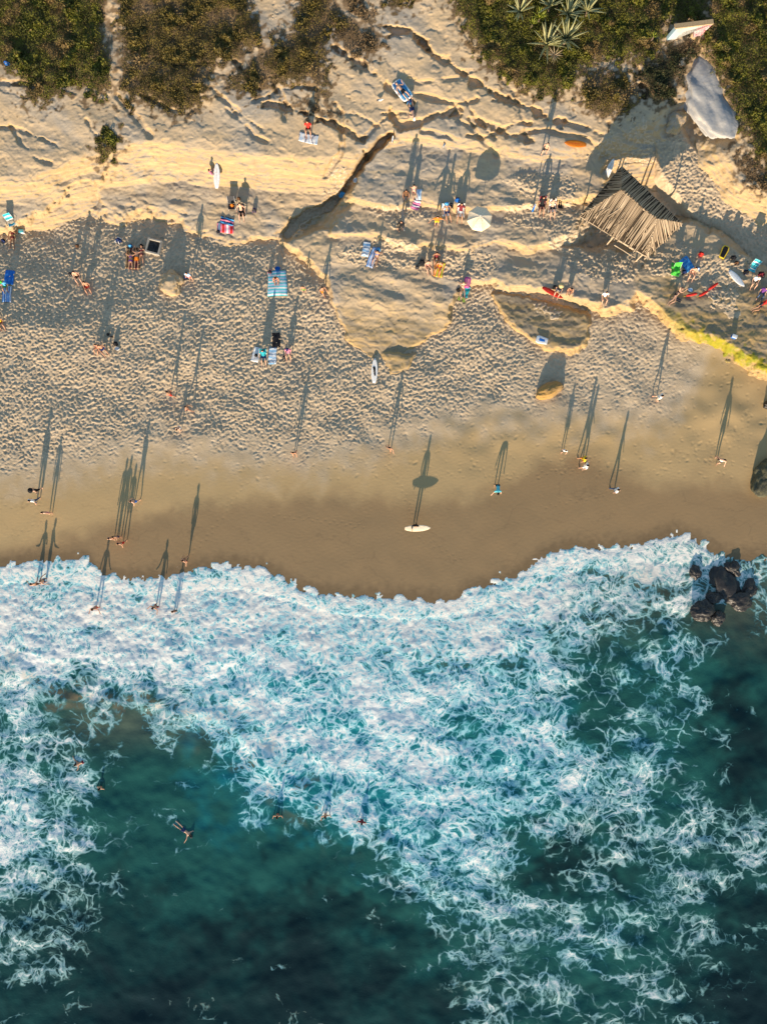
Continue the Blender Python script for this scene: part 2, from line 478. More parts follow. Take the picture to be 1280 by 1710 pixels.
# ------------------------------------------------------------------ where plants grow
SCRUB = [
 ("green", [(-104, -104), (172, -104), (176, 0), (178, 40), (186, 90), (184, 138), (165, 160), (148, 166), (138, 145), (120, 145), (95, 163), (75, 172), (52, 165), (46, 142), (28, 118), (0, 106), (-104, 100)],
  "large dense green shrub mass left of the straight narrow footpath", 0.75),
 ("brown", [(203, -104), (400, -104), (412, 5), (428, 38), (435, 72), (402, 98), (376, 112), (362, 108), (350, 115), (347, 165), (325, 180), (280, 183), (240, 170), (215, 176), (204, 140), (203, 80), (192, 30), (196, 0)],
  "brown and dark scrub patch between the two narrow footpaths", 0.55),
 ("brown", [(452, 78), (470, 55), (492, 40), (492, -104), (555, -104), (558, 0), (588, 40), (545, 60), (549, 110), (546, 165), (528, 165), (505, 140), (470, 138), (430, 150), (376, 148), (388, 122), (432, 95)],
  "dark brown scrub patch right of the curving footpath", 0.6),
 ("dry", [(566, -104), (602, -104), (606, 0), (622, 40), (628, 72), (608, 92), (585, 92), (562, 70), (548, 45), (560, 10)],
  "dry reddish brown scrub tongue running down onto bare sandstone", 0.4),
 ("green", [(764, -104), (760, 0), (790, 70), (822, 118), (868, 142), (925, 156), (950, 152), (962, 128), (1005, 105), (1050, 100), (1062, 112), (1100, 85), (1110, 60), (1112, 40), (1180, 36), (1182, -104)],
  "wide dark green shrub mass around the agave rosettes", 0.85),
 ("brown", [(966, 138), (1000, 120), (1048, 128), (1066, 158), (1040, 182), (1005, 188), (972, 172)],
  "rounded olive bush alone in a ring of bare ground", 0.8),
 ("dark", [(1066, 118), (1098, 92), (1112, 72), (1172, 66), (1168, 88), (1142, 92), (1134, 130), (1118, 168), (1092, 170), (1072, 150)],
  "very dark bush wedged between the graffiti wall and the sand gully", 0.5),
 ("green", [(1184, -104), (1384, -104), (1384, 300), (1300, 306), (1262, 262), (1240, 215), (1226, 170), (1200, 130), (1172, 75), (1184, 30)],
  "tall tangled shrub slope behind the grey whale-backed boulder", 0.75),
 ("dry", [(1226, 250), (1262, 268), (1300, 310), (1384, 320), (1384, 360), (1290, 328), (1250, 296)],
  "low dry brush fringing the rim above the sand gully", 0.3),
 ("green", [(166, 236), (184, 224), (192, 238), (180, 252), (172, 268)],
  "single small green bush clinging to the bright rock face", 0.3),
 ("dry", [(498, 172), (520, 170), (545, 182), (552, 190), (520, 186)],
  "thin strip of dry plants under a rock overhang", 0.15),
 ("brown", [(640, -104), (690, -104), (686, 4), (662, 14), (645, 6)],
  "small dark bush on the bare slope between the two scrub sides", 0.4),
]
vegd = None; veg_fields = []
PATHS = [([(184, -100), (184, 0), (180, 40), (188, 80), (194, 110), (191, 155)], 6.5), ([(450, -60), (446, 0), (442, 50), (446, 78), (420, 95), (385, 110), (374, 130), (371, 150)], 5.5), ([(556, -60), (562, 0), (580, 25), (602, 42), (640, 52)], 5)]
pathd = None
for pts, w_ in PATHS:
    q = w_ - up(CG, linedist(pts, CG.U, CG.V), LG) + 1.5 * warp
    pathd = q if pathd is None else np.maximum(pathd, q)
for kind, poly, lab, hh in SCRUB:
    d = np.maximum(outline(poly, 4) + 6 * warp2 - 5, pathd)
    veg_fields.append(d)
    vegd = d if vegd is None else np.minimum(vegd, d)
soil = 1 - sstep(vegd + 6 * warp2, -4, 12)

o = sheet("beach_sand", LG, Hs, (Hs > Hr - 0.12), M_SAND, {"damp": damp, "wet": wet1, "rim": rim_wet_shade, "wash": wash}, True)
tag(o, kind="structure")
o = sheet("sandstone_bluff", LG, Hr, (Hr > Hs - 0.10), M_ROCK, {"tidal": tidal, "algae": algae, "soil": soil}, True)
tag(o, kind="structure")

# ------------------------------------------------------------------ the sea
WG = Grid(-60, 1340, 870, 1770, 2.4)
FU = np.arange(16) * 80 + 40.0; FV = np.arange(10) * 80 + 950.0
FOAM = np.array([
 [.97,.97,.97,.97,.97,.97,.97,.95,.95,.95,.95,.95,.80,.75,.80,.60],
 [.97,.97,.97,.97,.97,.97,.93,.92,.90,.88,.88,.80,.50,.35,.50,.25],
 [.92,.97,.97,.96,.92,.92,.88,.85,.86,.80,.70,.52,.38,.50,.25,.02],
 [.50,.35,.25,.66,.88,.93,.86,.92,.86,.76,.70,.60,.35,.60,.40,.00],
 [.66,.45,.12,.05,.38,.78,.88,.86,.82,.76,.70,.70,.66,.64,.32,.02],
 [.82,.52,.15,.05,.14,.48,.64,.72,.78,.76,.66,.54,.64,.60,.56,.32],
 [.70,.46,.12,.14,.04,.00,.05,.28,.62,.72,.60,.34,.34,.55,.60,.52],
 [.46,.50,.10,.02,.02,.00,.02,.05,.36,.60,.56,.50,.42,.50,.50,.30],
 [.50,.44,.05,.00,.00,.02,.05,.02,.12,.42,.50,.45,.45,.44,.36,.20],
 [.20,.14,.05,.02,.05,.00,.00,.04,.06,.18,.38,.42,.36,.36,.26,.16]])
TEAL = np.array([
 [.6,.6,.6,.6,.6,.6,.6,.6,.6,.6,.6,.6,.5,.4,.3,.3],
 [.6,.6,.6,.6,.6,.7,.7,.7,.6,.6,.5,.4,.3,.3,.2,.2],
 [.5,.5,.5,.6,.7,.8,.8,.7,.6,.5,.5,.4,.3,.5,.4,.2],
 [.4,.3,.3,.4,.6,.8,.95,.7,.6,.5,.5,.4,.3,.4,.4,.12],
 [.4,.3,.35,.35,.5,.7,.8,.7,.6,.6,.6,.5,.5,.45,.3,.1],
 [.5,.4,.40,.40,.45,.5,.6,.7,.7,.6,.5,.4,.4,.4,.3,.2],
 [.45,.35,.30,.38,.42,.42,.35,.45,.6,.6,.5,.12,.15,.35,.3,.25],
 [.25,.22,.16,.24,.26,.22,.12,.12,.35,.5,.4,.3,.35,.35,.25,.12],
 [.2,.15,.1,.12,.12,.10,.08,.10,.16,.35,.35,.4,.45,.3,.2,.1],
 [.12,.12,.08,.08,.06,.05,.06,.1,.15,.2,.3,.3,.25,.2,.12,.08]])
FOAM[2:, 4:] *= 0.86
TEAL[1:6, 4:12] = np.minimum(TEAL[1:6, 4:12] + 0.12, 1)
def ctrl(A, G, seed, amt):
    wu = G.U + amt * G.fbm(seed, 90, 3); wv = G.V + amt * G.fbm(seed + 7, 90, 3)
    x = np.clip((wu - FU[0]) / 80, 0, 14.999); y = np.clip((wv - FV[0]) / 80, 0, 8.999)
    i = x.astype(int); j = y.astype(int); x = x - i; y = y - j
    x = x * x * (3 - 2 * x); y = y * y * (3 - 2 * y)
    return A[j, i] * (1 - x) * (1 - y) + A[j, i + 1] * x * (1 - y) + A[j + 1, i] * (1 - x) * y + A[j + 1, i + 1] * x * y
foam = ctrl(FOAM, WG, 101, 16)
teal = ctrl(TEAL, WG, 131, 24)
vs_w = np.interp(WG.u, LG.u, VS[0])[None, :]
lob = 4.5 * np.abs(WG.noise(140, 40, 0.35)) + 2.2 * np.abs(WG.noise(141, 18, 0.35))
edge_d = WG.V - vs_w - 3 + lob * 1.3
sand_w = LG.sample(S, WG.U, WG.V)
foam = np.maximum(foam, 0.99 * (1 - sstep(edge_d, 10, 45)) * (WG.U < 1180))
# water level: a rolling bore line and chop
bore = [(-60, 1120), (20, 1120), (60, 1140), (110, 1163), (210, 1168), (270, 1180), (360, 1205), (430, 1260), (520, 1330), (620, 1392), (700, 1440), (760, 1520)]
CW = Grid(-120, 1400, 860, 1820, 8.0)
bd = CW.sample(linedist(bore, CW.U, CW.V), WG.U, WG.V)
ridge = np.exp(-(bd / 16) ** 2)
chop = 0.035 * WG.noise(151, 80) + 0.008 * WG.noise(152, 26) 
relief = foam ** 1.5 * (0.012 * WG.noise(153, 34, 0.5) + 0.010 * WG.noise(154, 14, 0.4) + 0.007 * WG.noise(155, 8, 0.3))
level = 0.02 + chop * sstep(edge_d, 20, 120) + 0.10 * ridge * (0.7 + 0.3 * WG.noise(156, 50)) + relief
swash = sand_w + 0.06 * sstep(edge_d, 0, 16) + 0.5 * relief * sstep(edge_d, 3, 14)
HW = np.where(edge_d < 110, np.maximum(level, swash), level)
HW = np.where(edge_d > 0, HW, sand_w - 0.06)
silt = np.exp(-(np.minimum(bd, 80) / 9) ** 2) * sstep(WG.U, -50, 40) * (1 - sstep(WG.U, 330, 430)) * (WG.noise(161, 40) > -0.6)
silt = np.maximum(silt, 0.8 * np.exp(-((WG.U - 1075) / 60) ** 2 - ((WG.V - 965) / 32) ** 2))
silt = np.maximum(silt, 0.35 * (1 - sstep(edge_d, 60, 200)))
silt = np.maximum(silt, 0.8 * sstep(WG.noise(163, 55), 0.3, 1.4) * np.exp(-(bd / 45) ** 2) * (1 - sstep(WG.U, 460, 640)))
silt = np.maximum(silt, 0.38 * np.exp(-((WG.V - 1205) / 40) ** 2) * sstep(WG.U, 60, 160) * (1 - sstep(WG.U, 380, 480)))

def water_material():
    s = NT("sea_water")
    co = s.co()
    D = s.attr("foam"); T = s.attr("teal"); SI = s.attr("silt")
    def vm(op, a, b):
        x = s.n("VectorMath", operation=op); s.set(x.inputs[0], a)
        if op == 'SCALE': x.inputs[3].default_value = b
        else: s.set(x.inputs[1], b)
        return x.outputs[0]
    flat = s.n("Mapping"); s.l(co, flat.inputs[0]); flat.inputs["Scale"].default_value = (1, 1, 0)
    p = flat.outputs[0]
    # the nets of foam are pulled about by the flow at three scales
    for sc, det, amp in ((0.28, 1.0, 2.2), (0.95, 1.0, 0.95), (3.2, 1.0, 0.15)):
        n = s.n("TexNoise", Scale=sc, Detail=det); s.l(flat.outputs[0], n.inputs["Vector"])
        p = vm('ADD', p, vm('SCALE', vm('SUBTRACT', n.outputs["Color"], (0.5, 0.5, 0.5)), amp))
    mpp = s.n("Mapping"); s.l(p, mpp.inputs[0]); mpp.inputs["Scale"].default_value = (0.75, 1.5, 0); mpp.inputs["Rotation"].default_value = (0, 0, 0.45)
    pn = s.noise(mpp.outputs[0], 0.30, 5, 0.62, 0.6).outputs[0]
    ps = s.noise(co, 0.21, 3, 0.5, 0.3).outputs[0]
    pf = s.noise(p, 1.9, 5, 0.68, 0.3).outputs[0]
    E = s.math('ADD', D, s.math('MULTIPLY', s.math('SUBTRACT', pn, 0.5), 1.75))          # local foam amount
    vary = s.math('ADD', 0.45, s.math('MULTIPLY', s.ramp(pf, 0.30, 0.70), 1.3))
    wid = s.math('MULTIPLY', s.math('ADD', 0.05, s.math('MULTIPLY', s.math('MAXIMUM', E, 0.0), 0.15)), vary)
    def lace(scale, k):
        v = s.n("TexVoronoi", feature='DISTANCE_TO_EDGE', Scale=scale); s.l(p, v.inputs["Vector"])
        return s.math('SUBTRACT', 1.0, s.math('DIVIDE', v.outputs["Distance"], s.math('MULTIPLY', wid, k)), clamp=True)
    l1 = lace(0.80, 1.0); l2 = lace(1.75, 1.1); l3 = lace(3.9, 1.35)
    a1 = s.math('MULTIPLY', l1, s.math('MULTIPLY', s.ramp(E, 0.10, 0.40), s.math('ADD', 0.55, s.math('MULTIPLY', s.ramp(ps, 0.38, 0.55), 0.45))))
    a2 = s.math('MULTIPLY', l2, s.ramp(E, 0.24, 0.66))
    a3 = s.math('MULTIPLY', l3, s.math('MULTIPLY', s.ramp(E, 0.42, 0.95), s.math('SUBTRACT', 1.0, s.math('MULTIPLY', s.ramp(ps, 0.42, 0.60), 0.75))))
    net = s.math('MAXIMUM', a1, s.math('MAXIMUM', a2, a3))
    mott = s.math('MULTIPLY', s.math('SUBTRACT', pf, 0.5), 1.35)
    Ec = s.math('MINIMUM', s.math('MAXIMUM', E, 0.0), 1.3)
    I = s.math('ADD', s.math('MULTIPLY', Ec, 0.62), s.math('MULTIPLY', net, 0.50))
    I = s.math('ADD', I, s.math('MULTIPLY', mott, s.ramp(E, 0.15, 0.6)))
    I = s.math('SUBTRACT', I, 0.21)
    halo = s.ramp(I, 0.0, 0.30)
    mid = s.ramp(I, 0.14, 0.50)
    core = s.ramp(I, 0.44, 0.88)
    # water body
    blot = s.noise(co, 0.16, 4, 0.6, 0.5).outputs[0]
    Tn = s.math('ADD', T, s.math('MULTIPLY', s.math('SUBTRACT', blot, 0.5), 0.5))
    deep = s.mix(s.ramp(Tn, 0.0, 0.42), (0.008, 0.023, 0.025), (0.018, 0.100, 0.086))
    body = s.mix(s.ramp(Tn, 0.40, 0.95), deep, (0.012, 0.23, 0.265))
    body = s.mix(SI, body, (0.19, 0.155, 0.095))
    dk = s.mix(s.ramp(T, 0.2, 0.8), (0.035, 0.15, 0.15), (0.02, 0.33, 0.38))
    cy = s.mix(s.ramp(T, 0.2, 0.7), (0.26, 0.45, 0.44), (0.33, 0.66, 0.72))
    c = s.mix(s.math('MULTIPLY', halo, 0.75), body, dk)
    c = s.mix(mid, c, cy)
    silty = s.mix(s.math('MULTIPLY', SI, 0.6), (0.96, 0.94, 0.88), (0.60, 0.50, 0.36))
    c = s.mix(core, c, silty)
    s.l(c, s.b.inputs["Base Color"])
    s.l(s.math('ADD', 0.14, s.math('MULTIPLY', halo, 0.75)), s.b.inputs["Roughness"])
    s.b.inputs["IOR"].default_value = 1.33; s.b.inputs["Specular IOR Level"].default_value = 0.35
    bn = s.noise(flat.outputs[0], 5.5, 3, 0.65).outputs[0]
    s.bump(s.math('MULTIPLY', bn, s.math('ADD', 0.40, s.math('MULTIPLY', D, 0.6))), 0.34, 0.10)
    return s.m
M_SEA = water_material()
o = sheet("sea_water", WG, HW, edge_d > -5, M_SEA, {"foam": foam, "teal": teal, "silt": silt}, True)
tag(o, kind="structure")

def wz(u, v):
    return float(WG.sample(HW, u, v))
# ------------------------------------------------------------------ plants
def mesh_obj(name, co, faces, mat, parent=None, smooth=False, attrs=None):
    co = np.asarray(co, np.float32)
    me = bpy.data.meshes.new(name)
    if isinstance(faces, np.ndarray):
        k = faces.shape[1]
        me.vertices.add(len(co)); me.vertices.foreach_set("co", co.ravel())
        me.loops.add(faces.size); me.loops.foreach_set("vertex_index", faces.astype(np.int32).ravel())
        me.polygons.add(len(faces)); me.polygons.foreach_set("loop_start", np.arange(0, faces.size, k, dtype=np.int32))
    else:
        me.from_pydata([tuple(c) for c in co], [], faces)
    if smooth: me.polygons.foreach_set("use_smooth", np.ones(len(me.polygons), bool))
    for n, a in (attrs or {}).items():
        t = me.attributes.new(n, 'FLOAT', 'POINT'); t.data.foreach_set("value", np.asarray(a, np.float32))
    me.update(); me.validate()
    o = bpy.data.objects.new(name, me); COL.objects.link(o)
    if mat: me.materials.append(mat)
    if parent: o.parent = parent
    return o

def empty(name, loc, rz=0.0, scale=1.0):
    e = bpy.data.objects.new(name, None)
    e.empty_display_size = 0.2
    e.location = loc; e.rotation_euler = (0, 0, rz); e.scale = (scale,) * 3
    COL.objects.link(e)
    return e

def leaf_material(name, a, b, c):
    s = NT(name)
    t = s.attr("tone"); d = s.attr("dry")
    col = s.mix(t, a, b)
    col = s.mix(d, col, c)
    s.l(col, s.b.inputs["Base Color"])
    s.b.inputs["Roughness"].default_value = 0.7
    s.b.inputs["Specular IOR Level"].default_value = 0.25
    return s.m
LEAF = {
 "green": leaf_material("leaf_green", (0.045, 0.054, 0.007), (0.175, 0.168, 0.018), (0.20, 0.13, 0.05)),
 "brown": leaf_material("leaf_brown", (0.068, 0.056, 0.014), (0.19, 0.14, 0.028), (0.22, 0.145, 0.06)),
 "dry": leaf_material("leaf_dry", (0.10, 0.068, 0.032), (0.19, 0.125, 0.06), (0.27, 0.18, 0.10)),
 "dark": leaf_material("leaf_dark", (0.022, 0.028, 0.010), (0.05, 0.056, 0.018), (0.09, 0.06, 0.03)),
}
s_ = NT("twig"); s_.b.inputs["Base Color"].default_value = (0.13, 0.09, 0.06, 1); s_.b.inputs["Roughness"].default_value = 0.9; M_TWIG = s_.m

dryf = LG.fbm(91, 80, 3); tonef = LG.fbm(95, 36, 3); sizef = LG.noise(99, 60)
lr = np.random.default_rng(77)
for (kind, poly, lab, hh), d in zip(SCRUB, veg_fields):
    inside = d < 2
    jj, ii = np.nonzero(inside)
    if len(jj) == 0: continue
    area = len(jj) * (LG.step * 0.045) ** 2
    # lumpy canopy: many rounded bushes merged
    can = np.full(LG.shape, 0.35 * hh)
    ncl = int(area * 1.5) + 4
    for c in lr.integers(0, len(jj), ncl):
        r0 = lr.uniform(4, 13) * (0.6 if hh < 0.45 else 1.0); n = int(r0 / LG.step) + 1
        a, b = ii[c], jj[c]
        x0, x1, y0, y1 = max(a - n, 0), min(a + n + 1, LG.shape[1]), max(b - n, 0), min(b + n + 1, LG.shape[0])
        y, x = np.mgrid[y0:y1, x0:x1]
        q = 1 - ((x - a) ** 2 + (y - b) ** 2) * (LG.step / r0) ** 2
        hq = hh * lr.uniform(0.55, 0.9) * np.sqrt(np.clip(q, 0, 1))
        can[y0:y1, x0:x1] = np.maximum(can[y0:y1, x0:x1], hq)
    can = can * sstep(-d, -3, 14)
    per = {"green": 620, "brown": 520, "dry": 330, "dark": 560}[kind]
    N = int(area * per)
    pick = lr.integers(0, len(jj), N)
    uu = LG.u[ii[pick]] + lr.uniform(-.85, .85, N); vv = LG.v[jj[pick]] + lr.uniform(-.85, .85, N)
    ch = LG.sample(can, uu, vv); g0 = LG.sample(top, uu, vv)
    dn_ = LG.sample(dryf, uu, vv)
    edge_k = lr.random(N) < 0.12 + 0.88 * sstep(-LG.sample(d, uu, vv), -1, 20)
    keepl = (ch > 0.02) & edge_k & ((lr.random(N) < 0.25 + 0.75 * sstep(1.1 - dn_, 0, 0.7)) | (kind in ("green", "dark")))
    uu, vv, ch, g0, dn_ = uu[keepl], vv[keepl], ch[keepl], g0[keepl], dn_[keepl]; N = len(uu)
    z = g0 + ch * np.clip(1.02 - 0.75 * lr.random(N) ** 2.2, 0.1, 1.1)
    k = (DIST - z) / FPX
    C = np.stack([(uu - UC) * k, (VC - vv) * k, z], -1)
    nrm = lr.standard_normal((N, 3)); nrm[:, 2] = np.abs(nrm[:, 2]) + 0.5; nrm /= np.linalg.norm(nrm, axis=1)[:, None]
    tmp = lr.standard_normal((N, 3)); A = np.cross(nrm, tmp); A /= np.linalg.norm(A, axis=1)[:, None]; B = np.cross(nrm, A)
    L = (lr.uniform(0.04, 0.09, N) * (0.75 + 0.8 * sstep(LG.sample(sizef, uu, vv), 0.0, 1.2)))[:, None]; W = L * lr.uniform(0.35, 0.6, N)[:, None]
    co = np.stack([C - A * L, C + B * W - nrm * 0.01, C + A * L, C - B * W - nrm * 0.01], 1).reshape(-1, 3)
    f = np.arange(N * 4).reshape(N, 4)
    tone = np.clip(0.35 + 0.34 * LG.sample(tonef, uu, vv) + lr.normal(0, 0.22, N), 0, 1)
    dry = np.clip(sstep(dn_, 0.5, 1.5) * 0.85 + lr.normal(0, 0.12, N) + (lr.random(N) < 0.05) * 0.7, 0, 1)
    cu = float(np.mean([p[0] for p in poly])); cv = float(np.mean([p[1] for p in poly]))
    base = P(cu, cv, gz(cu, cv))
    root = empty("coastal_scrub", base); tag(root, lab, "shrub", "scrub on the bluff top")
    tag(mesh_obj("foliage", co - np.array(base), f, LEAF[kind], root, attrs={"tone": np.repeat(tone, 4), "dry": np.repeat(dry, 4)}), kind="stuff")
    # woody stems
    ns = int(area * 3) + 6
    pk = lr.integers(0, len(jj), ns)
    su = LG.u[ii[pk]]; sv = LG.v[jj[pk]]; sc_ = np.maximum(LG.sample(can, su, sv), 0.06); sg = LG.sample(top, su, sv) - 0.03
    k = (DIST - sg) / FPX
    b0 = np.stack([(su - UC) * k, (VC - sv) * k, sg], -1)
    tip = b0 + np.stack([lr.normal(0, .12, ns), lr.normal(0, .12, ns), sc_ * 1.0], -1)
    co = []; f = []
    for i in range(ns):
        for q in range(3):
            t = q * 2.094; co.append(b0[i] + np.array([math.cos(t), math.sin(t), 0]) * 0.018)
        co.append(tip[i]); b = 4 * i
        f += [(b, b + 1, b + 3), (b + 1, b + 2, b + 3), (b + 2, b, b + 3)]
    tag(mesh_obj("stems", np.array(co) - np.array(base), np.array(f), M_TWIG, root), kind="stuff")

# ---- agaves: rosettes of long stiff leaves
def agave_leaf_mesh(name, L, W, bend):
    n = 6; co = []; f = []
    for i in range(n + 1):
        t = i / n
        w = W * (0.55 + 0.6 * t - 1.15 * t * t) if t < 1 else 0.004
        x = L * t * math.cos(bend * t * 0.6); z = L * t * math.sin(0.15) - bend * 0.25 * L * t * t
        th = 0.02 * (1 - t) + 0.004
        co += [(x, -w, z + w * 0.35), (x, 0, z), (x, w, z + w * 0.35), (x, 0, z - th - 0.006)]
    for i in range(n):
        a = 4 * i; b = a + 4
        for q in range(4):
            f.append((a + q, b + q, b + (q + 1) % 4, a + (q + 1) % 4))
    f.append((0, 1, 2, 3)); f.append((4 * n + 3, 4 * n + 2, 4 * n + 1, 4 * n))
    me = bpy.data.meshes.new(name); me.from_pydata(co, [], f)
    me.polygons.foreach_set("use_smooth", np.ones(len(f), bool)); me.update()
    return me
def plain(name, col, rough=0.7, spec=0.3, var=0.0, scale=3.0):
    s = NT(name)
    if var:
        n = s.noise(s.co(), scale, 4, 0.6).outputs[0]
        d = tuple(max(0, c * (1 - var)) for c in col); e = tuple(min(1, c * (1 + var)) for c in col)
        s.l(s.mix(s.ramp(n, 0.3, 0.7), d, e), s.b.inputs["Base Color"])
    else:
        s.b.inputs["Base Color"].default_value = (*col, 1)
    s.b.inputs["Roughness"].default_value = rough; s.b.inputs["Specular IOR Level"].default_value = spec
    return s.m
M_AGAVE = plain("agave_leaf", (0.33, 0.32, 0.15), 0.5, 0.4, 0.2)
M_AGAVE2 = plain("aloe_leaf", (0.30, 0.33, 0.035), 0.5, 0.4, 0.25)
M_DEAD = plain("dead_leaf", (0.50, 0.38, 0.24), 0.8, 0.2, 0.25)
al = {m: agave_leaf_mesh("agave_leaf", 1.0, 0.075, 0.25) for m in ("a", "b", "c")}
for m, k in zip((M_AGAVE, M_AGAVE2, M_DEAD), "abc"): al[k].materials.append(m)
AGAVES = [
 (912, 74, 1.75, "a", 26, "agave rosette with long grey-green leaves beside the pale dead leaves"),
 (944, 66, 1.9, "a", 26, "biggest spreading grey-green agave rosette of the cluster"),
 (868, 20, 1.6, "a", 16, "grey-green agave rosette standing apart from the cluster in dark shrubs"),
 (948, 24, 1.6, "a", 20, "agave rosette with upright leaves between the big rosette and the scrub edge"),
 (980, 18, 1.5, "a", 18, "outermost agave rosette of the cluster towards the graffiti wall"),
 (918, 10, 1.4, "a", 16, "agave rosette half sunk in dark shrubs above the yellow-green succulent"),
 (900, 30, 0.85, "b", 22, "bright yellow-green succulent beside the agave cluster"),
 (888, 40, 0.6, "b", 16, "smaller yellow-green succulent with orange edges beside the bright one"),
 (925, 92, 0.75, "c", 18, "heap of pale dead agave leaves below the rosettes"),
 (1090, 62, 0.45, "b", 16, "yellow-green succulent in shade next to the graffiti wall"),
]
ar = random.Random(3)
for u, v, L, k, n, lab in AGAVES:
    hgt = 0.8 if k == "a" else (0.6 if k == "b" else 0.5)
    root = empty("agave" if k == "a" else ("succulent" if k == "b" else "dead_agave"), P(u, v, gz(u, v) + hgt)); tag(root, lab, "plant", "agaves and succulents in the scrub")
    core = bmesh.new(); bmesh.ops.create_cone(core, cap_ends=True, segments=8, radius1=0.10, radius2=0.05, depth=hgt + 0.2, matrix=Matrix.Translation((0, 0, -hgt / 2)))
    me = bpy.data.meshes.new("stem"); core.to_mesh(me); core.free(); me.materials.append(M_TWIG)
    st = bpy.data.objects.new("stem", me); COL.objects.link(st); st.parent = root
    for i in range(n):
        o = bpy.data.objects.new("leaf", al[k]); COL.objects.link(o); o.parent = root
        el = ar.uniform(0.1, 1.25) if k != "c" else ar.uniform(-0.1, 0.3)
        s0 = L * ar.uniform(0.75, 1.05)
        o.scale = (s0, L, L)
        o.rotation_euler = (0, -el, i * 2.39996 + ar.uniform(-.2, .2))
# ------------------------------------------------------------------ materials for things, by colour name
PAL = {
 "white": (0.80, 0.79, 0.77), "cream": (0.86, 0.70, 0.50), "black": (0.012, 0.012, 0.015), "charcoal": (0.05, 0.05, 0.055), "grey": (0.30, 0.30, 0.30),
 "navy": (0.015, 0.03, 0.11), "blue": (0.02, 0.16, 0.55), "sky": (0.10, 0.42, 0.75), "pale": (0.45, 0.62, 0.80), "teal": (0.02, 0.33, 0.40), "aqua": (0.12, 0.55, 0.62),
 "green": (0.08, 0.50, 0.06), "lime": (0.45, 0.65, 0.10), "yellow": (0.75, 0.52, 0.03), "orange": (0.80, 0.22, 0.02), "red": (0.62, 0.035, 0.025), "maroon": (0.17, 0.02, 0.03),
 "pink": (0.75, 0.22, 0.32), "magenta": (0.62, 0.02, 0.33), "purple": (0.16, 0.05, 0.24), "brown": (0.14, 0.07, 0.035), "tan": (0.50, 0.34, 0.18), "straw": (0.62, 0.46, 0.22), "jeans": (0.06, 0.09, 0.16),
 "skin_a": (0.62, 0.36, 0.24), "skin_b": (0.50, 0.26, 0.155), "skin_c": (0.33, 0.155, 0.085), "skin_d": (0.16, 0.075, 0.042),
 "hair_dark": (0.022, 0.014, 0.010), "hair_brown": (0.075, 0.04, 0.02), "hair_blond": (0.42, 0.28, 0.12), "metal": (0.55, 0.55, 0.55), "wood": (0.26, 0.19, 0.12),
}
_mc = {}
def CM(name, rough=None):
    if name in _mc: return _mc[name]
    r = 0.55 if name.startswith("skin") else (0.35 if name == "metal" else 0.8)
    m = plain(name, PAL[name], r, 0.35 if name.startswith("skin") else 0.2, 0.14, 9.0)
    _mc[name] = m
    return m

def stripes(name, cols, n, across=False, wob=0.0, check=False):
    key = ("st", name)
    if key in _mc: return _mc[key]
    s = NT(name)
    a = s.attr("tt" if across else "ss"); b = s.attr("ss" if across else "tt")
    nz = s.noise(s.co(), 4.0, 3).outputs[0]
    x = s.math('ADD', s.math('MULTIPLY', a, n), s.math('MULTIPLY', nz, wob))
    fr = s.math('FRACT', x)
    c = s.mix(s.math('GREATER_THAN', fr, 0.5), PAL[cols[0]], PAL[cols[1]])
    if len(cols) > 2:
        c = s.mix(s.math('GREATER_THAN', s.math('FRACT', s.math('MULTIPLY', x, 0.5)), 0.72), c, PAL[cols[2]])
    if check:
        c2 = s.mix(s.math('GREATER_THAN', s.math('FRACT', s.math('MULTIPLY', b, n * 1.6)), 0.5), PAL[cols[1]], PAL[cols[0]])
        c = s.mix(0.45, c, c2)
    s.l(c, s.b.inputs["Base Color"]); s.b.inputs["Roughness"].default_value = 0.9; s.b.inputs["Specular IOR Level"].default_value = 0.1
    _mc[key] = s.m
    return s.m

def gs(u, v, r=6):
    a = np.linspace(0, 2 * math.pi, 9)[:-1]
    return float(np.mean(ground(u + r * np.cos(a), v + r * np.sin(a))))
def gmax(u, v, r=6):
    x = np.linspace(-r, r, 7); X, Y = np.meshgrid(x, x)
    return float(np.max(ground(u + X, v + Y)))
def cz(deg): return -math.radians(deg)

def bm_obj(name, bm, mat, parent=None, smooth=True, bevel=0.0):
    if bevel:
        bmesh.ops.bevel(bm, geom=list(bm.edges), offset=bevel, segments=2, affect='EDGES', profile=0.6)
    me = bpy.data.meshes.new(name); bm.to_mesh(me); bm.free()
    if smooth: me.polygons.foreach_set("use_smooth", np.ones(len(me.polygons), bool))
    if mat: me.materials.append(mat)
    o = bpy.data.objects.new(name, me); COL.objects.link(o)
    if parent: o.parent = parent
    return o
def box(bm, c, s, rot=None):
    m = Matrix.Translation(c)
    if rot is not None: m = m @ rot.to_matrix().to_4x4()
    return bmesh.ops.create_cube(bm, size=1.0, matrix=m @ Matrix.Diagonal((*s, 1)))
def rod(bm, a, b, r0, r1=None, seg=6):
    a = Vector(a); b = Vector(b); d = b - a
    m = Matrix.Translation((a + b) / 2) @ d.to_track_quat('Z', 'Y').to_matrix().to_4x4()
    return bmesh.ops.create_cone(bm, cap_ends=True, segments=seg, radius1=r0, radius2=r0 if r1 is None else r1, depth=d.length, matrix=m)

# ------------------------------------------------------------------ people
def N3(x, y, z):
    v = Vector((x, y, z)); v.normalize(); return v

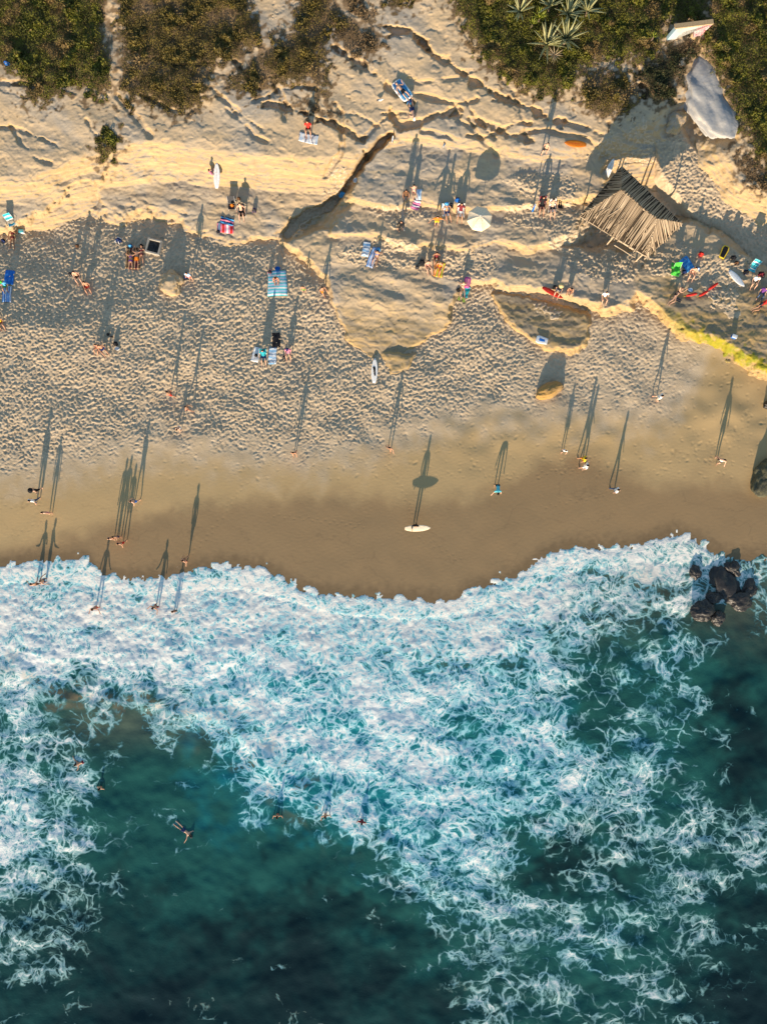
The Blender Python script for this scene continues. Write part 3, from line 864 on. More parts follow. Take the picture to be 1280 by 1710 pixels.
def skeleton(p):
    """p: pose dict -> verts, edges, radii, bone names"""
    V_, E_, R_, B_ = [], [], [], []
    def add(co, r, parent=None, bone=None):
        V_.append(Vector(co)); R_.append(r)
        i = len(V_) - 1
        if parent is not None: E_.append((parent, i)); B_.append(bone)
        return i
    sp = p.get("spine", N3(0, 0, 1)); hd = p.get("head", sp); sd = p.get("side", N3(1, 0, 0)); face = p.get("face", N3(0, 1, 0))
    pel = add((0, 0, 0), (.135, .10)); a = V_[pel] + sp * .15
    s1 = add(a, (.125, .088), pel, "belly"); s2 = add(V_[s1] + sp * .17, (.15, .10), s1, "chest"); s3 = add(V_[s2] + sp * .13, (.13, .085), s2, "upper")
    nk = add(V_[s3] + (sp + hd).normalized() * .10, (.055, .055), s3, "neck")
    h1 = add(V_[nk] + hd * .085 + face * .012, (.072, .080), nk, "head"); h2 = add(V_[h1] + hd * .085, (.082, .096), h1, "head"); h3 = add(V_[h2] + hd * .065 - face * .01, (.055, .065), h2, "head")
    add(V_[h1] + face * .105 + hd * .02, (.018, .018), h1, "nose")
    for e in (-1, 1): add(V_[h1] + sd * e * .092 + hd * .03, (.014, .02), h1, "ear")
    for e, arm, leg in ((-1, p["arm_l"], p["leg_l"]), (1, p["arm_r"], p["leg_r"])):
        sh = add(V_[s3] + sd * e * .185 - sp * .01, (.066, .062), s3, "shoulder")
        el = add(V_[sh] + arm[0] * .28, (.042, .042), sh, "arm"); wr = add(V_[el] + arm[1] * .245, (.029, .026), el, "forearm")
        f = arm[1]; pa = add(V_[wr] + f * .065, (.040, .018), wr, "hand")
        n = f.cross(sd); n = n.normalized() if n.length > .1 else f.cross(face).normalized()
        ac = n.cross(f).normalized()
        for q, (off, ln) in enumerate(((-.03, .066), (-.01, .078), (.011, .074), (.031, .056))):
            k1 = add(V_[pa] + f * .045 + ac * off, (.0105, .0105), pa, "finger")
            add(V_[k1] + f * ln * .8 - n * .018, (.008, .008), k1, "finger")
        th = add(V_[wr] + f * .03 + ac * -e * .045, (.012, .012), wr, "finger"); add(V_[th] + f * .045 + ac * -e * .014, (.009, .009), th, "finger")
        hp = add(V_[pel] + sd * e * .095 - sp * .045, (.092, .090), pel, "hip")
        kn = add(V_[hp] + leg[0] * .42, (.058, .058), hp, "thigh"); mid = add(V_[kn] + leg[1] * .16, (.056, .058), kn, "shin")
        an = add(V_[kn] + leg[1] * .40, (.036, .040), mid, "shin")
        hl = leg[2]; ft = add(V_[an] + hl * .10 + leg[1] * .035, (.042, .03), an, "foot"); add(V_[ft] + hl * .10, (.038, .022), ft, "foot")
    return V_, E_, R_, B_

D_ = N3(0, 0, -1)
def pose(spine=(0, 0, 1), head=None, face=(0, 1, 0), al=((-.15, .05, -1), (-.05, .25, -1)), ar_=((.15, .05, -1), (.05, .25, -1)), ll=((-.05, 0, -1), (0, -.03, -1), (0, 1, -.05)), lr_=((.05, 0, -1), (0, -.03, -1), (0, 1, -.05)), side=(1, 0, 0)):
    return dict(spine=N3(*spine), head=N3(*(head or spine)), face=N3(*face), side=N3(*side), arm_l=[N3(*x) for x in al], arm_r=[N3(*x) for x in ar_], leg_l=[N3(*x) for x in ll], leg_r=[N3(*x) for x in lr_])
POSES = {
 "stand": pose(),
 "walk": pose((0, .06, 1), None, (0, 1, 0), ((-.15, .35, -1), (0, .6, -1)), ((.15, -.4, -1), (.05, -.1, -1)), ((-.05, -.35, -1), (0, -.45, -1), (0, 1, -.3)), ((.05, .38, -1), (0, .08, -1), (0, 1, .15))),
 "stride": pose((.03, .08, 1), None, (.2, 1, -.1), ((-.5, .3, -1), (-.3, .7, -.7)), ((.4, -.4, -1), (.1, -.5, -1)), ((-.08, .45, -1), (0, .02, -1), (0, 1, .1)), ((.08, -.4, -1), (0, -.5, -1), (0, 1, -.4))),
 "arms_out": pose((0, .04, 1), None, (0, 1, 0), ((-1, .15, -.5), (-.8, .5, .2)), ((1, .15, -.6), (.7, .6, -.4))),
 "board": pose((0, .02, 1), None, (-.2, 1, 0), ((-.2, .1, -1), (-.05, .3, -1)), ((.35, .25, -1), (-.1, .95, -.45)), ((-.06, -.15, -1), (0, -.2, -1), (0, 1, -.1)), ((.06, .2, -1), (0, .05, -1), (0, 1, .05))),
 "bend": pose((0, .95, .25), (0, 1, -.15), (0, .2, -1), ((-.35, .25, -1), (-.1, .4, -1)), ((.6, .45, -.8), (.5, .6, -.7)), ((-.1, -.15, -1), (0, .05, -1), (0, 1, 0)), ((.1, -.1, -1), (0, .05, -1), (0, 1, 0))),
 "sit": pose((0, -.22, 1), (0, .1, 1), (0, 1, -.1), ((-.25, .25, -1), (.1, .9, -.2)), ((.25, .25, -1), (-.1, .9, -.2)), ((-.22, .86, .55), (.05, .55, -1), (0, 1, -.1)), ((.22, .86, .55), (-.05, .55, -1), (0, 1, -.1))),
 "sit_out": pose((0, -.35, 1), (0, -.05, 1), (0, 1, -.2), ((-.3, -.7, -.8), (-.15, -.35, -1)), ((.3, -.7, -.8), (.15, -.35, -1)), ((-.16, 1, .12), (-.03, 1, -.12), (0, .5, .85)), ((.18, .95, .3), (.02, .9, -.42), (0, .7, .6))),
 "hug": pose((0, .25, 1), (0, .45, 1), (0, 1, -.5), ((-.2, .6, -.8), (.55, .8, .1)), ((.2, .6, -.8), (-.55, .8, .1)), ((-.12, .6, .8), (.03, .3, -1), (0, 1, -.1)), ((.12, .6, .8), (-.03, .3, -1), (0, 1, -.1))),
 "chair": pose((0, -.5, 1), (0, -.15, 1), (0, 1, -.15), ((-.4, .2, -.8), (-.1, 1, -.1)), ((.4, .2, -.8), (.1, 1, -.1)), ((-.14, 1, .16), (-.05, .6, -.8), (0, 1, 0)), ((.14, 1, .16), (.05, .75, -.65), (0, 1, .1))),
 "lie_back": pose((0, 1, .03), (0, 1, .12), (0, -.1, 1), ((-.45, -.8, -.05), (-.1, -1, 0)), ((.55, -.6, -.05), (.2, .9, .25)), ((-.12, -1, -.02), (0, -1, -.03), (-.3, -.4, .85)), ((.12, -1, .22), (0, -.95, -.3), (.2, -.7, .6))),
 "lie_front": pose((0, 1, .02), (0, 1, .25), (.4, .5, -.6), ((-.8, .5, -.1), (.5, .85, -.03)), ((.8, .5, -.1), (-.5, .85, -.03)), ((-.1, -1, -.02), (0, -1, -.02), (0, -1, -.25)), ((.12, -1, -.02), (0, -1, .02), (0, -1, -.2))),
 "lie_side": pose((.05, 1, .12), (0, 1, .3), (.8, .1, .4), ((-.3, .1, .9), (.5, -.3, -.6)), ((.5, .7, -.3), (.2, .8, .3)), ((.25, -1, 0), (-.25, -1, 0), (.3, -.8, 0)), ((.55, -.85, .05), (-.4, -.95, -.05), (.3, -.8, 0)), (.55, 0, -.75)),
 "crouch": pose((0, .55, .8), (0, .6, .7), (0, 1, -.6), ((-.15, .5, -1), (0, .5, -1)), ((.15, .5, -1), (.05, .4, -1)), ((-.2, .9, -.25), (0, -.55, -.85), (0, 1, -.05)), ((.2, .9, -.25), (0, -.55, -.85), (0, 1, -.05))),
 "swim": pose((0, 1, .12), (0, 1, .35), (0, 1, -.3), ((-.9, .5, -.1), (-.5, .8, -.1)), ((.8, .4, .1), (.9, .1, -.1)), ((-.12, -1, -.05), (-.05, -1, .05), (0, -1, -.1)), ((.14, -1, -.1), (.02, -1, .1), (0, -1, -.1))),
 "wade": pose((0, .12, 1), (0, .2, 1), (0, 1, -.2), ((-.55, .3, -.8), (-.3, .8, -.15)), ((.55, .3, -.8), (.3, .8, -.15)), ((-.1, .15, -1), (0, -.15, -1), (0, 1, 0)), ((.12, -.1, -1), (0, -.15, -1), (0, 1, 0))),
}
_body = {}
def body_data(pn):
    if pn in _body: return _body[pn]
    V_, E_, R_, B_ = skeleton(POSES[pn])
    me = bpy.data.meshes.new("tmp"); me.from_pydata([tuple(v) for v in V_], E_, []); me.update()
    o = bpy.data.objects.new("tmp", me); COL.objects.link(o)
    o.modifiers.new("s", 'SKIN').use_smooth_shade = True
    for i, sv in enumerate(me.skin_vertices[0].data):
        sv.radius = R_[i]; sv.use_root = (i == 0)
    ss = o.modifiers.new("u", 'SUBSURF'); ss.levels = 1
    dg = bpy.context.evaluated_depsgraph_get(); dg.update()
    ev = bpy.data.meshes.new_from_object(o.evaluated_get(dg))
    bpy.data.objects.remove(o); bpy.data.meshes.remove(me)
    n = len(ev.vertices); co = np.empty(n * 3); ev.vertices.foreach_get("co", co); co = co.reshape(-1, 3)
    zmin = co[:, 2].min(); co[:, 2] -= zmin
    sk = [v - Vector((0, 0, zmin)) for v in V_]
    ev.vertices.foreach_set("co", co.astype(np.float32).ravel()); ev.update()
    nr = np.empty(n * 3); ev.vertices.foreach_get("normal", nr); nr = nr.reshape(-1, 3)
    fc = [tuple(p.vertices) for p in ev.polygons]
    ctr = np.array([co[list(f)].mean(0) for f in fc])
    best = np.full(len(fc), 1e9); bone = np.zeros(len(fc), int); tt_ = np.zeros(len(fc))
    for k, (a, b) in enumerate(E_):
        A = np.array(sk[a]); Bv = np.array(sk[b]); e = Bv - A
        t = np.clip(((ctr - A) @ e) / (e @ e), 0, 1)
        d = np.linalg.norm(ctr - A - t[:, None] * e, axis=1) - 0.7 * ((1 - t) * R_[a][0] + t * R_[b][0])
        m = d < best; best[m] = d[m]; bone[m] = k; tt_[m] = t[m]
    names = np.array(B_)[bone]
    hc = sk[6]
    ev.name = "body_" + pn
    _body[pn] = dict(mesh=ev, co=co, nr=nr, f=fc, ctr=ctr, bone=names, t=tt_, head=hc, hdir=POSES[pn]["head"], face=POSES[pn]["face"])
    return _body[pn]

_gar = {}
def garment(pn, kind):
    if (pn, kind) in _gar: return _gar[(pn, kind)]
    b = body_data(pn); B_, t = b["bone"], b["t"]
    def isin(*x): return np.isin(B_, x)
    if kind == "trunks": m = isin("hip") | (isin("thigh") & (t < .6)) | (isin("belly") & (t < .25))
    elif kind == "briefs": m = (isin("hip") & (t > .1)) | (isin("thigh") & (t < .10)) | (isin("belly") & (t < .12))
    elif kind == "bra": m = (isin("chest") & (t > .35) & (t < .95))
    elif kind == "shirt": m = isin("belly", "chest", "upper", "shoulder") | (isin("arm") & (t < .55))
    elif kind == "tank": m = isin("belly", "chest") | (isin("upper") & (t < .8)) | (isin("shoulder") & (t < .4))
    elif kind == "wetsuit": m = isin("belly", "chest", "upper", "shoulder", "arm", "hip", "thigh") | (isin("forearm") & (t < .9)) | (isin("shin") & (t < .9))
    elif kind == "pants": m = isin("hip", "thigh") | (isin("shin") & (t < .9)) | (isin("belly") & (t < .25))
    elif kind == "dress": m = isin("belly", "chest", "hip") | (isin("upper") & (t < .8)) | (isin("thigh") & (t < .85))
    elif kind == "hair":
        rel = b["ctr"] - np.array(b["head"]); ff = rel @ np.array(b["face"]); hh_ = rel @ np.array(b["hdir"])
        m = isin("head") & ((ff < .035) | (hh_ > .055)) & ((hh_ > -.1) | (ff < -.02))
    off = {"hair": .016, "wetsuit": .008, "shirt": .018, "dress": .022, "trunks": .018}.get(kind, .010)
    idx = {}; vs = []; fs = []
    for k in np.nonzero(m)[0]:
        q = []
        for v in b["f"][k]:
            if v not in idx:
                idx[v] = len(vs); vs.append(b["co"][v] + b["nr"][v] * off)
            q.append(idx[v])
        fs.append(q)
    me = bpy.data.meshes.new(kind); me.from_pydata([tuple(v) for v in vs], [], fs)
    me.polygons.foreach_set("use_smooth", np.ones(len(fs), bool)); me.update()
    me.materials.append(None)
    _gar[(pn, kind)] = me
    return me
def hat_mesh(kind):
    if ("hat", kind) in _gar: return _gar[("hat", kind)]
    R0 = {"sunhat": .22, "cap": .115}[kind]
    prof = [(R0, -.005), (R0 * .98, .008), (.115, .03), (.108, .10), (.075, .135), (.0, .145)]
    if kind == "cap": prof = [(.112, -.01), (.115, .02), (.105, .07), (.07, .105), (0, .115)]
    seg = 16; co = []; f = []
    for r0, z in prof[:-1]:
        for i in range(seg):
            a = 2 * math.pi * i / seg; co.append((r0 * math.cos(a), r0 * math.sin(a), z))
    co.append((0, 0, prof[-1][1])); n = len(prof) - 1
    for j in range(n - 1):
        for i in range(seg):
            f.append((j * seg + i, j * seg + (i + 1) % seg, (j + 1) * seg + (i + 1) % seg, (j + 1) * seg + i))
    for i in range(seg): f.append(((n - 1) * seg + i, (n - 1) * seg + (i + 1) % seg, len(co) - 1))
    if kind == "cap":
        b0 = len(co); co += [(-.08, .075, -.005), (.08, .075, -.005), (.06, .185, -.015), (-.06, .185, -.015)]; f.append((b0, b0 + 1, b0 + 2, b0 + 3))
    me = bpy.data.meshes.new(kind); me.from_pydata(co, [], f); me.polygons.foreach_set("use_smooth", np.ones(len(f), bool)); me.update(); me.materials.append(None)
    _gar[("hat", kind)] = me
    return me

GNAME = {"trunks": "swim_trunks", "briefs": "bikini_bottom", "bra": "bikini_top", "shirt": "shirt", "tank": "tank_top", "wetsuit": "wetsuit", "pants": "trousers", "dress": "dress", "hair": "hair"}
def person(u, v, pn, comp, size, skin, wear, label, dz=0.0, z=None, group=None):
    """wear: list of (garment, colour); base of the figure stands at pixel (u,v) on the ground"""
    b = body_data(pn)
    if z is None:
        z = gs(u, v, 3) - 0.015 if pn in ("stand", "walk", "stride", "arms_out", "board", "bend", "wade", "crouch") else gmax(u, v, 6) - 0.03
    root = empty("person", P(u, v, z + dz), cz(comp), size)
    tag(root, label, "person", group)
    def put(name, me, col):
        o = bpy.data.objects.new(name, me); COL.objects.link(o); o.parent = root
        if not me.materials: me.materials.append(None)
        o.material_slots[0].link = 'OBJECT'; o.material_slots[0].material = CM(col)
        return o
    put("body", b["mesh"], skin)
    for g, col in wear:
        if g in ("sunhat", "cap"):
            o = put(g if g == "cap" else "sun_hat", hat_mesh(g), col)
            d = b["hdir"]; o.location = b["head"] + d * .035
            zq = d.to_track_quat('Z', 'Y').to_matrix()
            y = (b["face"] - d * b["face"].dot(d)).normalized(); x = y.cross(d)
            o.rotation_euler = Matrix((x, y, d)).transposed().to_euler()
        else:
            put(GNAME[g], garment(pn, g), col)
    return root
# ------------------------------------------------------------------ props
def draped(name, u, v, w, l, comp, mat, label, cat="towel", lift=0.035, taper=1.0, crumple=0.012, thick=0.015, group=None):
    """cloth lying on the ground: w x l metres, long side towards compass comp"""
    z0 = gs(u, v, 8); c = P(u, v, z0); a = cz(comp)
    nx, ny = 9, 15; rr = random.Random(int(u * 7 + v))
    ph = [rr.uniform(0, 6) for _ in range(4)]
    co = []; ss = []; tt = []
    kx = FPX / (DIST - z0)
    for j in range(ny):
        for i in range(nx):
            s, t = i / (nx - 1), j / (ny - 1)
            ww = w * (1 + (taper - 1) * (1 - t))
            x = (s - .5) * ww + .02 * math.sin(5 * t + ph[0]); y = (t - .5) * l + .02 * math.sin(4 * s + ph[1])
            X = x * math.cos(a) - y * math.sin(a); Y = x * math.sin(a) + y * math.cos(a)
            gu = u + X * kx; gv = v - Y * kx
            h = 0.55 * gs(gu, gv, 3) + 0.45 * gmax(gu, gv, 3)
            z = h + lift + crumple * (math.sin(9 * s + 5 * t + ph[2]) + math.sin(13 * t - 4 * s + ph[3]))
            k2 = (DIST - z) / FPX
            co.append(((gu - UC) * k2, (VC - gv) * k2, z)); ss.append(s); tt.append(t)
    n = nx * ny; top_ = [Vector(p) for p in co]
    co = [tuple(p - c) for p in top_] + [tuple(p - c - Vector((0, 0, thick))) for p in top_]
    f = []
    for j in range(ny - 1):
        for i in range(nx - 1):
            q = (j * nx + i, j * nx + i + 1, (j + 1) * nx + i + 1, (j + 1) * nx + i)
            f.append(q); f.append(tuple(n + k for k in reversed(q)))
    rim = [i for i in range(nx)] + [j * nx + nx - 1 for j in range(1, ny)] + [(ny - 1) * nx + i for i in range(nx - 2, -1, -1)] + [j * nx for j in range(ny - 2, 0, -1)]
    for a_, b_ in zip(rim, rim[1:] + rim[:1]): f.append((a_, a_ + n, b_ + n, b_))
    o = mesh_obj(name, co, f, mat, None, True, {"ss": ss * 2, "tt": tt * 2})
    o.location = c
    return tag(o, label, cat, group)

def towel(u, v, w, l, comp, mat, label, **k):
    return draped("beach_towel", u, v, w, l, comp, CM(mat) if isinstance(mat, str) else mat, label, **k)

def loft(stations, seg=14):
    """stations: list of (y, halfwidth, halfthick, z)"""
    co = []; f = []
    for y, w, th, z in stations:
        for i in range(seg):
            a = 2 * math.pi * i / seg
            x = math.copysign(abs(math.cos(a)) ** 0.8, math.cos(a)) * w; zz = math.copysign(abs(math.sin(a)) ** 0.9, math.sin(a)) * th
            co.append((x, y, z + zz))
    n = len(stations)
    for j in range(n - 1):
        for i in range(seg):
            f.append((j * seg + i, (j + 1) * seg + i, (j + 1) * seg + (i + 1) % seg, j * seg + (i + 1) % seg))
    f.append(tuple(range(seg))); f.append(tuple(reversed(range((n - 1) * seg, n * seg))))
    return co, [tuple(reversed(q)) for q in f]

def surfboard(u, v, L, W, comp, col, label, z=None, roll=0.0, pitch=0.0, stripe=None, fins=True, name="surfboard", dz=0.0):
    zz = (gmax(u, v, 10) + 0.05 if z is None else z) + dz
    root = empty(name, P(u, v, zz)); root.rotation_euler = (pitch, roll, cz(comp)); tag(root, label, "surfboard")
    st = []
    for i in range(13):
        t = i / 12; y = (t - .5) * L
        w = W / 2 * (max(0.0, 1 - abs((t - .47) / .54) ** 2.3)) ** 0.75
        w = max(w, .012 if t > .9 else .05)
        st.append((y, w, .032 * (1 - .55 * abs(2 * t - 1) ** 2), .10 * max(0, t - .55) ** 1.6 * L / 2))
    co, f = loft(st)
    brd = mesh_obj("board", co, f, CM(col), root, True)
    bm = bmesh.new()
    for i in range(3, 11):
        y0, y1 = st[i][0], st[i + 1][0] if i < 12 else st[i][0]
        box(bm, (0, (y0 + y1) / 2, st[i][3] + st[i][2] + .0015), (.014, (y1 - y0) * 1.0 - .004, .004))
    bm_obj("stringer", bm, CM(stripe or "tan"), brd, False)
    if fins:
        for x, y in ((-.13, .22), (.13, .22), (0, .12)):
            bm = bmesh.new()
            vs = [bm.verts.new(p) for p in ((-.004, -.06, 0), (-.004, .06, 0), (-.003, -.03, -.09), (.004, -.06, 0), (.004, .06, 0), (.003, -.03, -.09))]
            for q in ((0, 1, 2), (5, 4, 3), (0, 3, 4, 1), (1, 4, 5, 2), (2, 5, 3, 0)): bm.faces.new([vs[k] for k in q])
            o = bm_obj("fin", bm, CM("charcoal"), brd, False); o.location = (x, -L / 2 + y, -.022)
    return root

def bodyboard(u, v, L, W, comp, col, pad, label, dz=0.0, ps=(.86, .72)):
    root = empty("bodyboard", P(u, v, gmax(u, v, 8) + .04 + dz), cz(comp)); tag(root, label, "bodyboard")
    st = []
    for i in range(11):
        t = i / 10
        w = W / 2 * (0.78 + .45 * t - .1 * t * t if t < .75 else (1.06 - 3.2 * (t - .75) ** 1.7))
        st.append(((t - .5) * L, w, .03, .06 * max(0, t - .7)))
    co, f = loft(st); mesh_obj("slick", co, f, CM(col), root, True)
    st2 = [(y * ps[0] - .01, w * ps[1], .006, z + .031) for y, w, th, z in st]
    co, f = loft(st2); mesh_obj("deck_pad", co, f, CM(pad), root, True)
    return root

def umbrella(u, v, R0, H, col, label, tilt=0.0, tilt_az=0.0):
    z = gs(u, v); root = empty("beach_umbrella", P(u, v, z)); tag(root, label, "umbrella")
    bm = bmesh.new(); rod(bm, (0, 0, -.35), (0, 0, H + .08), .022, .018, 10); bm_obj("pole", bm, CM("white"), root)
    bm = bmesh.new(); bmesh.ops.create_uvsphere(bm, u_segments=8, v_segments=6, radius=.035, matrix=Matrix.Translation((0, 0, H + .1))); bm_obj("finial", bm, CM("white"), root)
    canopy_z = lambda r: H - .42 * (r / R0) ** 1.7
    for k in range(8):
        a0 = math.pi / 4 * k + .2; a1 = a0 + math.pi / 4
        co = []; nr_ = 6
        for j in range(nr_ + 1):
            r = R0 * j / nr_
            for i in range(5):
                q = i / 4; a = a0 + (a1 - a0) * q
                # straight hem between the ribs, slight sag of the cloth
                rr = r * math.cos(math.pi / 8) / math.cos((q - .5) * math.pi / 4)
                sag = .05 * (r / R0) * (1 - (2 * q - 1) ** 2)
                co.append((rr * math.cos(a), rr * math.sin(a), canopy_z(r) - sag))
        f = [(j * 5 + i, (j + 1) * 5 + i, (j + 1) * 5 + i + 1, j * 5 + i + 1) for j in range(nr_) for i in range(4)]
        b = len(co)
        for i in range(5):
            x, y, zc = co[nr_ * 5 + i]; co.append((x * 1.01, y * 1.01, zc - .12))
        f += [(nr_ * 5 + i, b + i, b + i + 1, nr_ * 5 + i + 1) for i in range(4)]
        pan = mesh_obj("canopy_panel", co, f, CM(col), root, True)
        bm = bmesh.new(); x, y = math.cos(a0), math.sin(a0)
        rod(bm, (.03 * x, .03 * y, H - .03), (R0 * .55 * x, R0 * .55 * y, canopy_z(R0 * .55) - .03), .006); rod(bm, (R0 * .55 * x, R0 * .55 * y, canopy_z(R0 * .55) - .03), (R0 * x, R0 * y, canopy_z(R0) - .02), .006)
        bm_obj("rib", bm, CM("metal"), pan)
    return root

def beach_chair(u, v, comp, col, label, frame="metal", pat=None):
    z = gs(u, v, 5); root = empty("beach_chair", P(u, v, z), cz(comp)); tag(root, label, "chair")
    W = .29
    for e in (-1, 1):
        bm = bmesh.new()
        rod(bm, (e * W, .30, -.04), (e * W, -.22, .26), .013); bm_obj("leg", bm, CM(frame), root)
        bm = bmesh.new(); rod(bm, (e * W, -.26, -.04), (e * W, .28, .28), .013); bm_obj("leg", bm, CM(frame), root)
        bm = bmesh.new(); rod(bm, (e * W, -.18, .22), (e * W, -.52, .82), .013); bm_obj("back_post", bm, CM(frame), root)
        bm = bmesh.new(); box(bm, (e * (W + .01), .02, .44), (.05, .46, .02)); bm_obj("armrest", bm, CM("wood"), root, False, .006)
        bm = bmesh.new(); rod(bm, (e * W, .2, .24), (e * W, .2, .44), .01); bm_obj("arm_support", bm, CM(frame), root)
    m = CM(col) if pat is None else pat
    def sling(name, a, b, sag):
        co = []; ss = []; tt = []
        for j in range(7):
            t = j / 6
            for i in range(5):
                s = i / 4; x = (s - .5) * 2 * (W - .012)
                p = Vector(a).lerp(Vector(b), t); d = sag * (1 - (2 * s - 1) ** 2) * (1 - .4 * abs(2 * t - 1))
                n = (Vector(b) - Vector(a)).normalized().cross(Vector((1, 0, 0))); n = -n if n.z < 0 else n
                q = p - n * d; co.append((x, q.y, q.z)); ss.append(s); tt.append(t)
        f = [(j * 5 + i, j * 5 + i + 1, (j + 1) * 5 + i + 1, (j + 1) * 5 + i) for j in range(6) for i in range(4)]
        mesh_obj(name, co, f, m, root, True, {"ss": ss, "tt": tt})
    sling("seat", (0, .28, .27), (0, -.2, .22), .05); sling("backrest", (0, -.2, .24), (0, -.51, .81), .03)
    return root

def backpack(u, v, s, comp, col, col2, label, name="backpack", lift=0.0):
    z = gs(u, v, 4) - .02 + lift; root = empty(name, P(u, v, z), cz(comp)); tag(root, label, "bag")
    bm = bmesh.new(); bmesh.ops.create_cube(bm, size=1.0, matrix=Matrix.Translation((0, 0, s * .42)) @ Matrix.Diagonal((s * .85, s * .6, s * .84, 1)))
    for w in bm.verts:
        if w.co.z > s * .5: w.co.x *= .78; w.co.y *= .6
    bmesh.ops.bevel(bm, geom=list(bm.edges), offset=s * .16, segments=3, affect='EDGES'); bm_obj("body", bm, CM(col), root)
    bm = bmesh.new(); box(bm, (0, s * .31, s * .3), (s * .55, s * .14, s * .38)); bm_obj("pocket", bm, CM(col2), root, True, s * .05)
    for e in (-1, 1):
        bm = bmesh.new(); pts = [(e * s * .2, -s * .22, s * .8), (e * s * .25, -s * .42, s * .6), (e * s * .26, -s * .42, s * .3), (e * s * .24, -s * .28, s * .08)]
        for a, b in zip(pts[:-1], pts[1:]): rod(bm, a, b, s * .035)
        bm_obj("strap", bm, CM(col2), root)
    return root

def tote(u, v, s, comp, col, label, flat=1.0):
    z = gs(u, v, 4) - .02; root = empty("tote_bag", P(u, v, z), cz(comp)); tag(root, label, "bag")
    bm = bmesh.new(); bmesh.ops.create_cone(bm, cap_ends=True, segments=14, radius1=s * .46, radius2=s * .56, depth=s * .62 * flat, matrix=Matrix.Translation((0, 0, s * .31 * flat)) @ Matrix.Diagonal((1, .72, 1, 1)))
    for w in bm.verts: w.co.x += .04 * s * math.sin(w.co.y * 20); 
    topf = max(bm.faces, key=lambda q: q.calc_center_median().z); r_ = bmesh.ops.inset_region(bm, faces=[topf], thickness=s * .06)
    bmesh.ops.translate(bm, verts=list(topf.verts), vec=(0, 0, -s * .2 * flat)); bm_obj("body", bm, CM(col), root)
    for e in (-1, 1):
        bm = bmesh.new(); pr = None
        for i in range(7):
            a = math.pi * i / 6; p = (s * .22 * math.cos(a), e * s * .33, s * .6 * flat + s * .2 * math.sin(a))
            if pr: rod(bm, pr, p, s * .02)
            pr = p
        bm_obj("handle", bm, CM(col), root)
    return root

def cooler(u, v, comp, col, lid, label, s=1.0):
    z = gs(u, v, 4) - .02; root = empty("cool_box", P(u, v, z), cz(comp), s); tag(root, label, "cooler")
    bm = bmesh.new(); box(bm, (0, 0, .16), (.48, .32, .32)); bm_obj("body", bm, CM(col), root, True, .03)
    bm = bmesh.new(); box(bm, (0, 0, .352), (.51, .35, .06)); bm_obj("lid", bm, CM(lid), root, True, .02)
    bm = bmesh.new(); rod(bm, (-.26, 0, .3), (-.26, 0, .44), .012); rod(bm, (-.26, 0, .44), (.26, 0, .44), .012); rod(bm, (.26, 0, .44), (.26, 0, .3), .012); bm_obj("handle", bm, CM("grey"), root)
    return root

def float_tube(u, v, L, comp, label, col="red"):
    root = empty("rescue_float", P(u, v, gmax(u, v, 6) + .06), cz(comp)); tag(root, label, "float")
    st = [((i / 8 - .5) * L, .11 * (1 - .55 * abs(2 * i / 8 - 1) ** 3), .07 * (1 - .5 * abs(2 * i / 8 - 1) ** 3), .03 * math.sin(3 * i / 8)) for i in range(9)]
    co, f = loft(st, 12); mesh_obj("tube", co, f, CM(col), root, True)
    bm = bmesh.new(); rod(bm, (0, -L / 2, .02), (.03, -L / 2 - .1, -.02), .012); rod(bm, (.03, -L / 2 - .1, -.02), (-.05, -L / 2 - .2, -.04), .012); bm_obj("strap", bm, CM("yellow"), root)
    return root

def swim_fin(u, v, comp, col, label, group=None):
    z = gmax(u, v, 4) + .01; root = empty("swim_fin", P(u, v, z), cz(comp)); tag(root, label, "swim fin", group)
    bm = bmesh.new(); vs = [bm.verts.new(p) for p in ((-.05, 0, .02), (.05, 0, .02), (.13, .34, .05), (-.10, .40, .05), (-.05, 0, 0), (.05, 0, 0), (.13, .34, .03), (-.10, .40, .03))]
    for q in ((0, 1, 2, 3), (7, 6, 5, 4), (0, 4, 5, 1), (1, 5, 6, 2), (2, 6, 7, 3), (3, 7, 4, 0)): bm.faces.new([vs[k] for k in q])
    bm_obj("blade", bm, CM(col), root, False)
    bm = bmesh.new(); bmesh.ops.create_uvsphere(bm, u_segments=8, v_segments=6, radius=.07, matrix=Matrix.Translation((0, -.09, .035)) @ Matrix.Diagonal((.85, 1.6, .6, 1))); bm_obj("foot_pocket", bm, CM("charcoal"), root)
    return root

def gull(u, v, comp, label):
    z = gs(u, v, 3); root = empty("seagull", P(u, v, z), cz(comp)); tag(root, label, "bird", "gulls on the sandstone")
    st = [(-.22, .03, .015, .20), (-.12, .07, .05, .20), (0, .085, .08, .21), (.10, .07, .07, .23), (.17, .045, .045, .28), (.21, .045, .045, .33), (.25, .038, .036, .34), (.275, .012, .012, .335), (.31, .006, .006, .325)]
    co, f = loft(st, 10); mesh_obj("body", co, f, CM("white"), root, True)
    for e in (-1, 1):
        bm = bmesh.new(); vs = [bm.verts.new(p) for p in ((e * .05, .10, .26), (e * .095, .02, .235), (e * .06, -.30, .20), (e * .02, -.22, .235), (e * .03, 0, .285))]
        for q in ((0, 1, 4), (1, 2, 3), (1, 3, 4)): bm.faces.new([vs[k] for k in q])
        bm_obj("wing", bm, CM("charcoal"), root)
        bm = bmesh.new(); rod(bm, (e * .03, 0, .15), (e * .03, .01, -.01), .007); bm_obj("leg", bm, CM("yellow"), root)
    return root

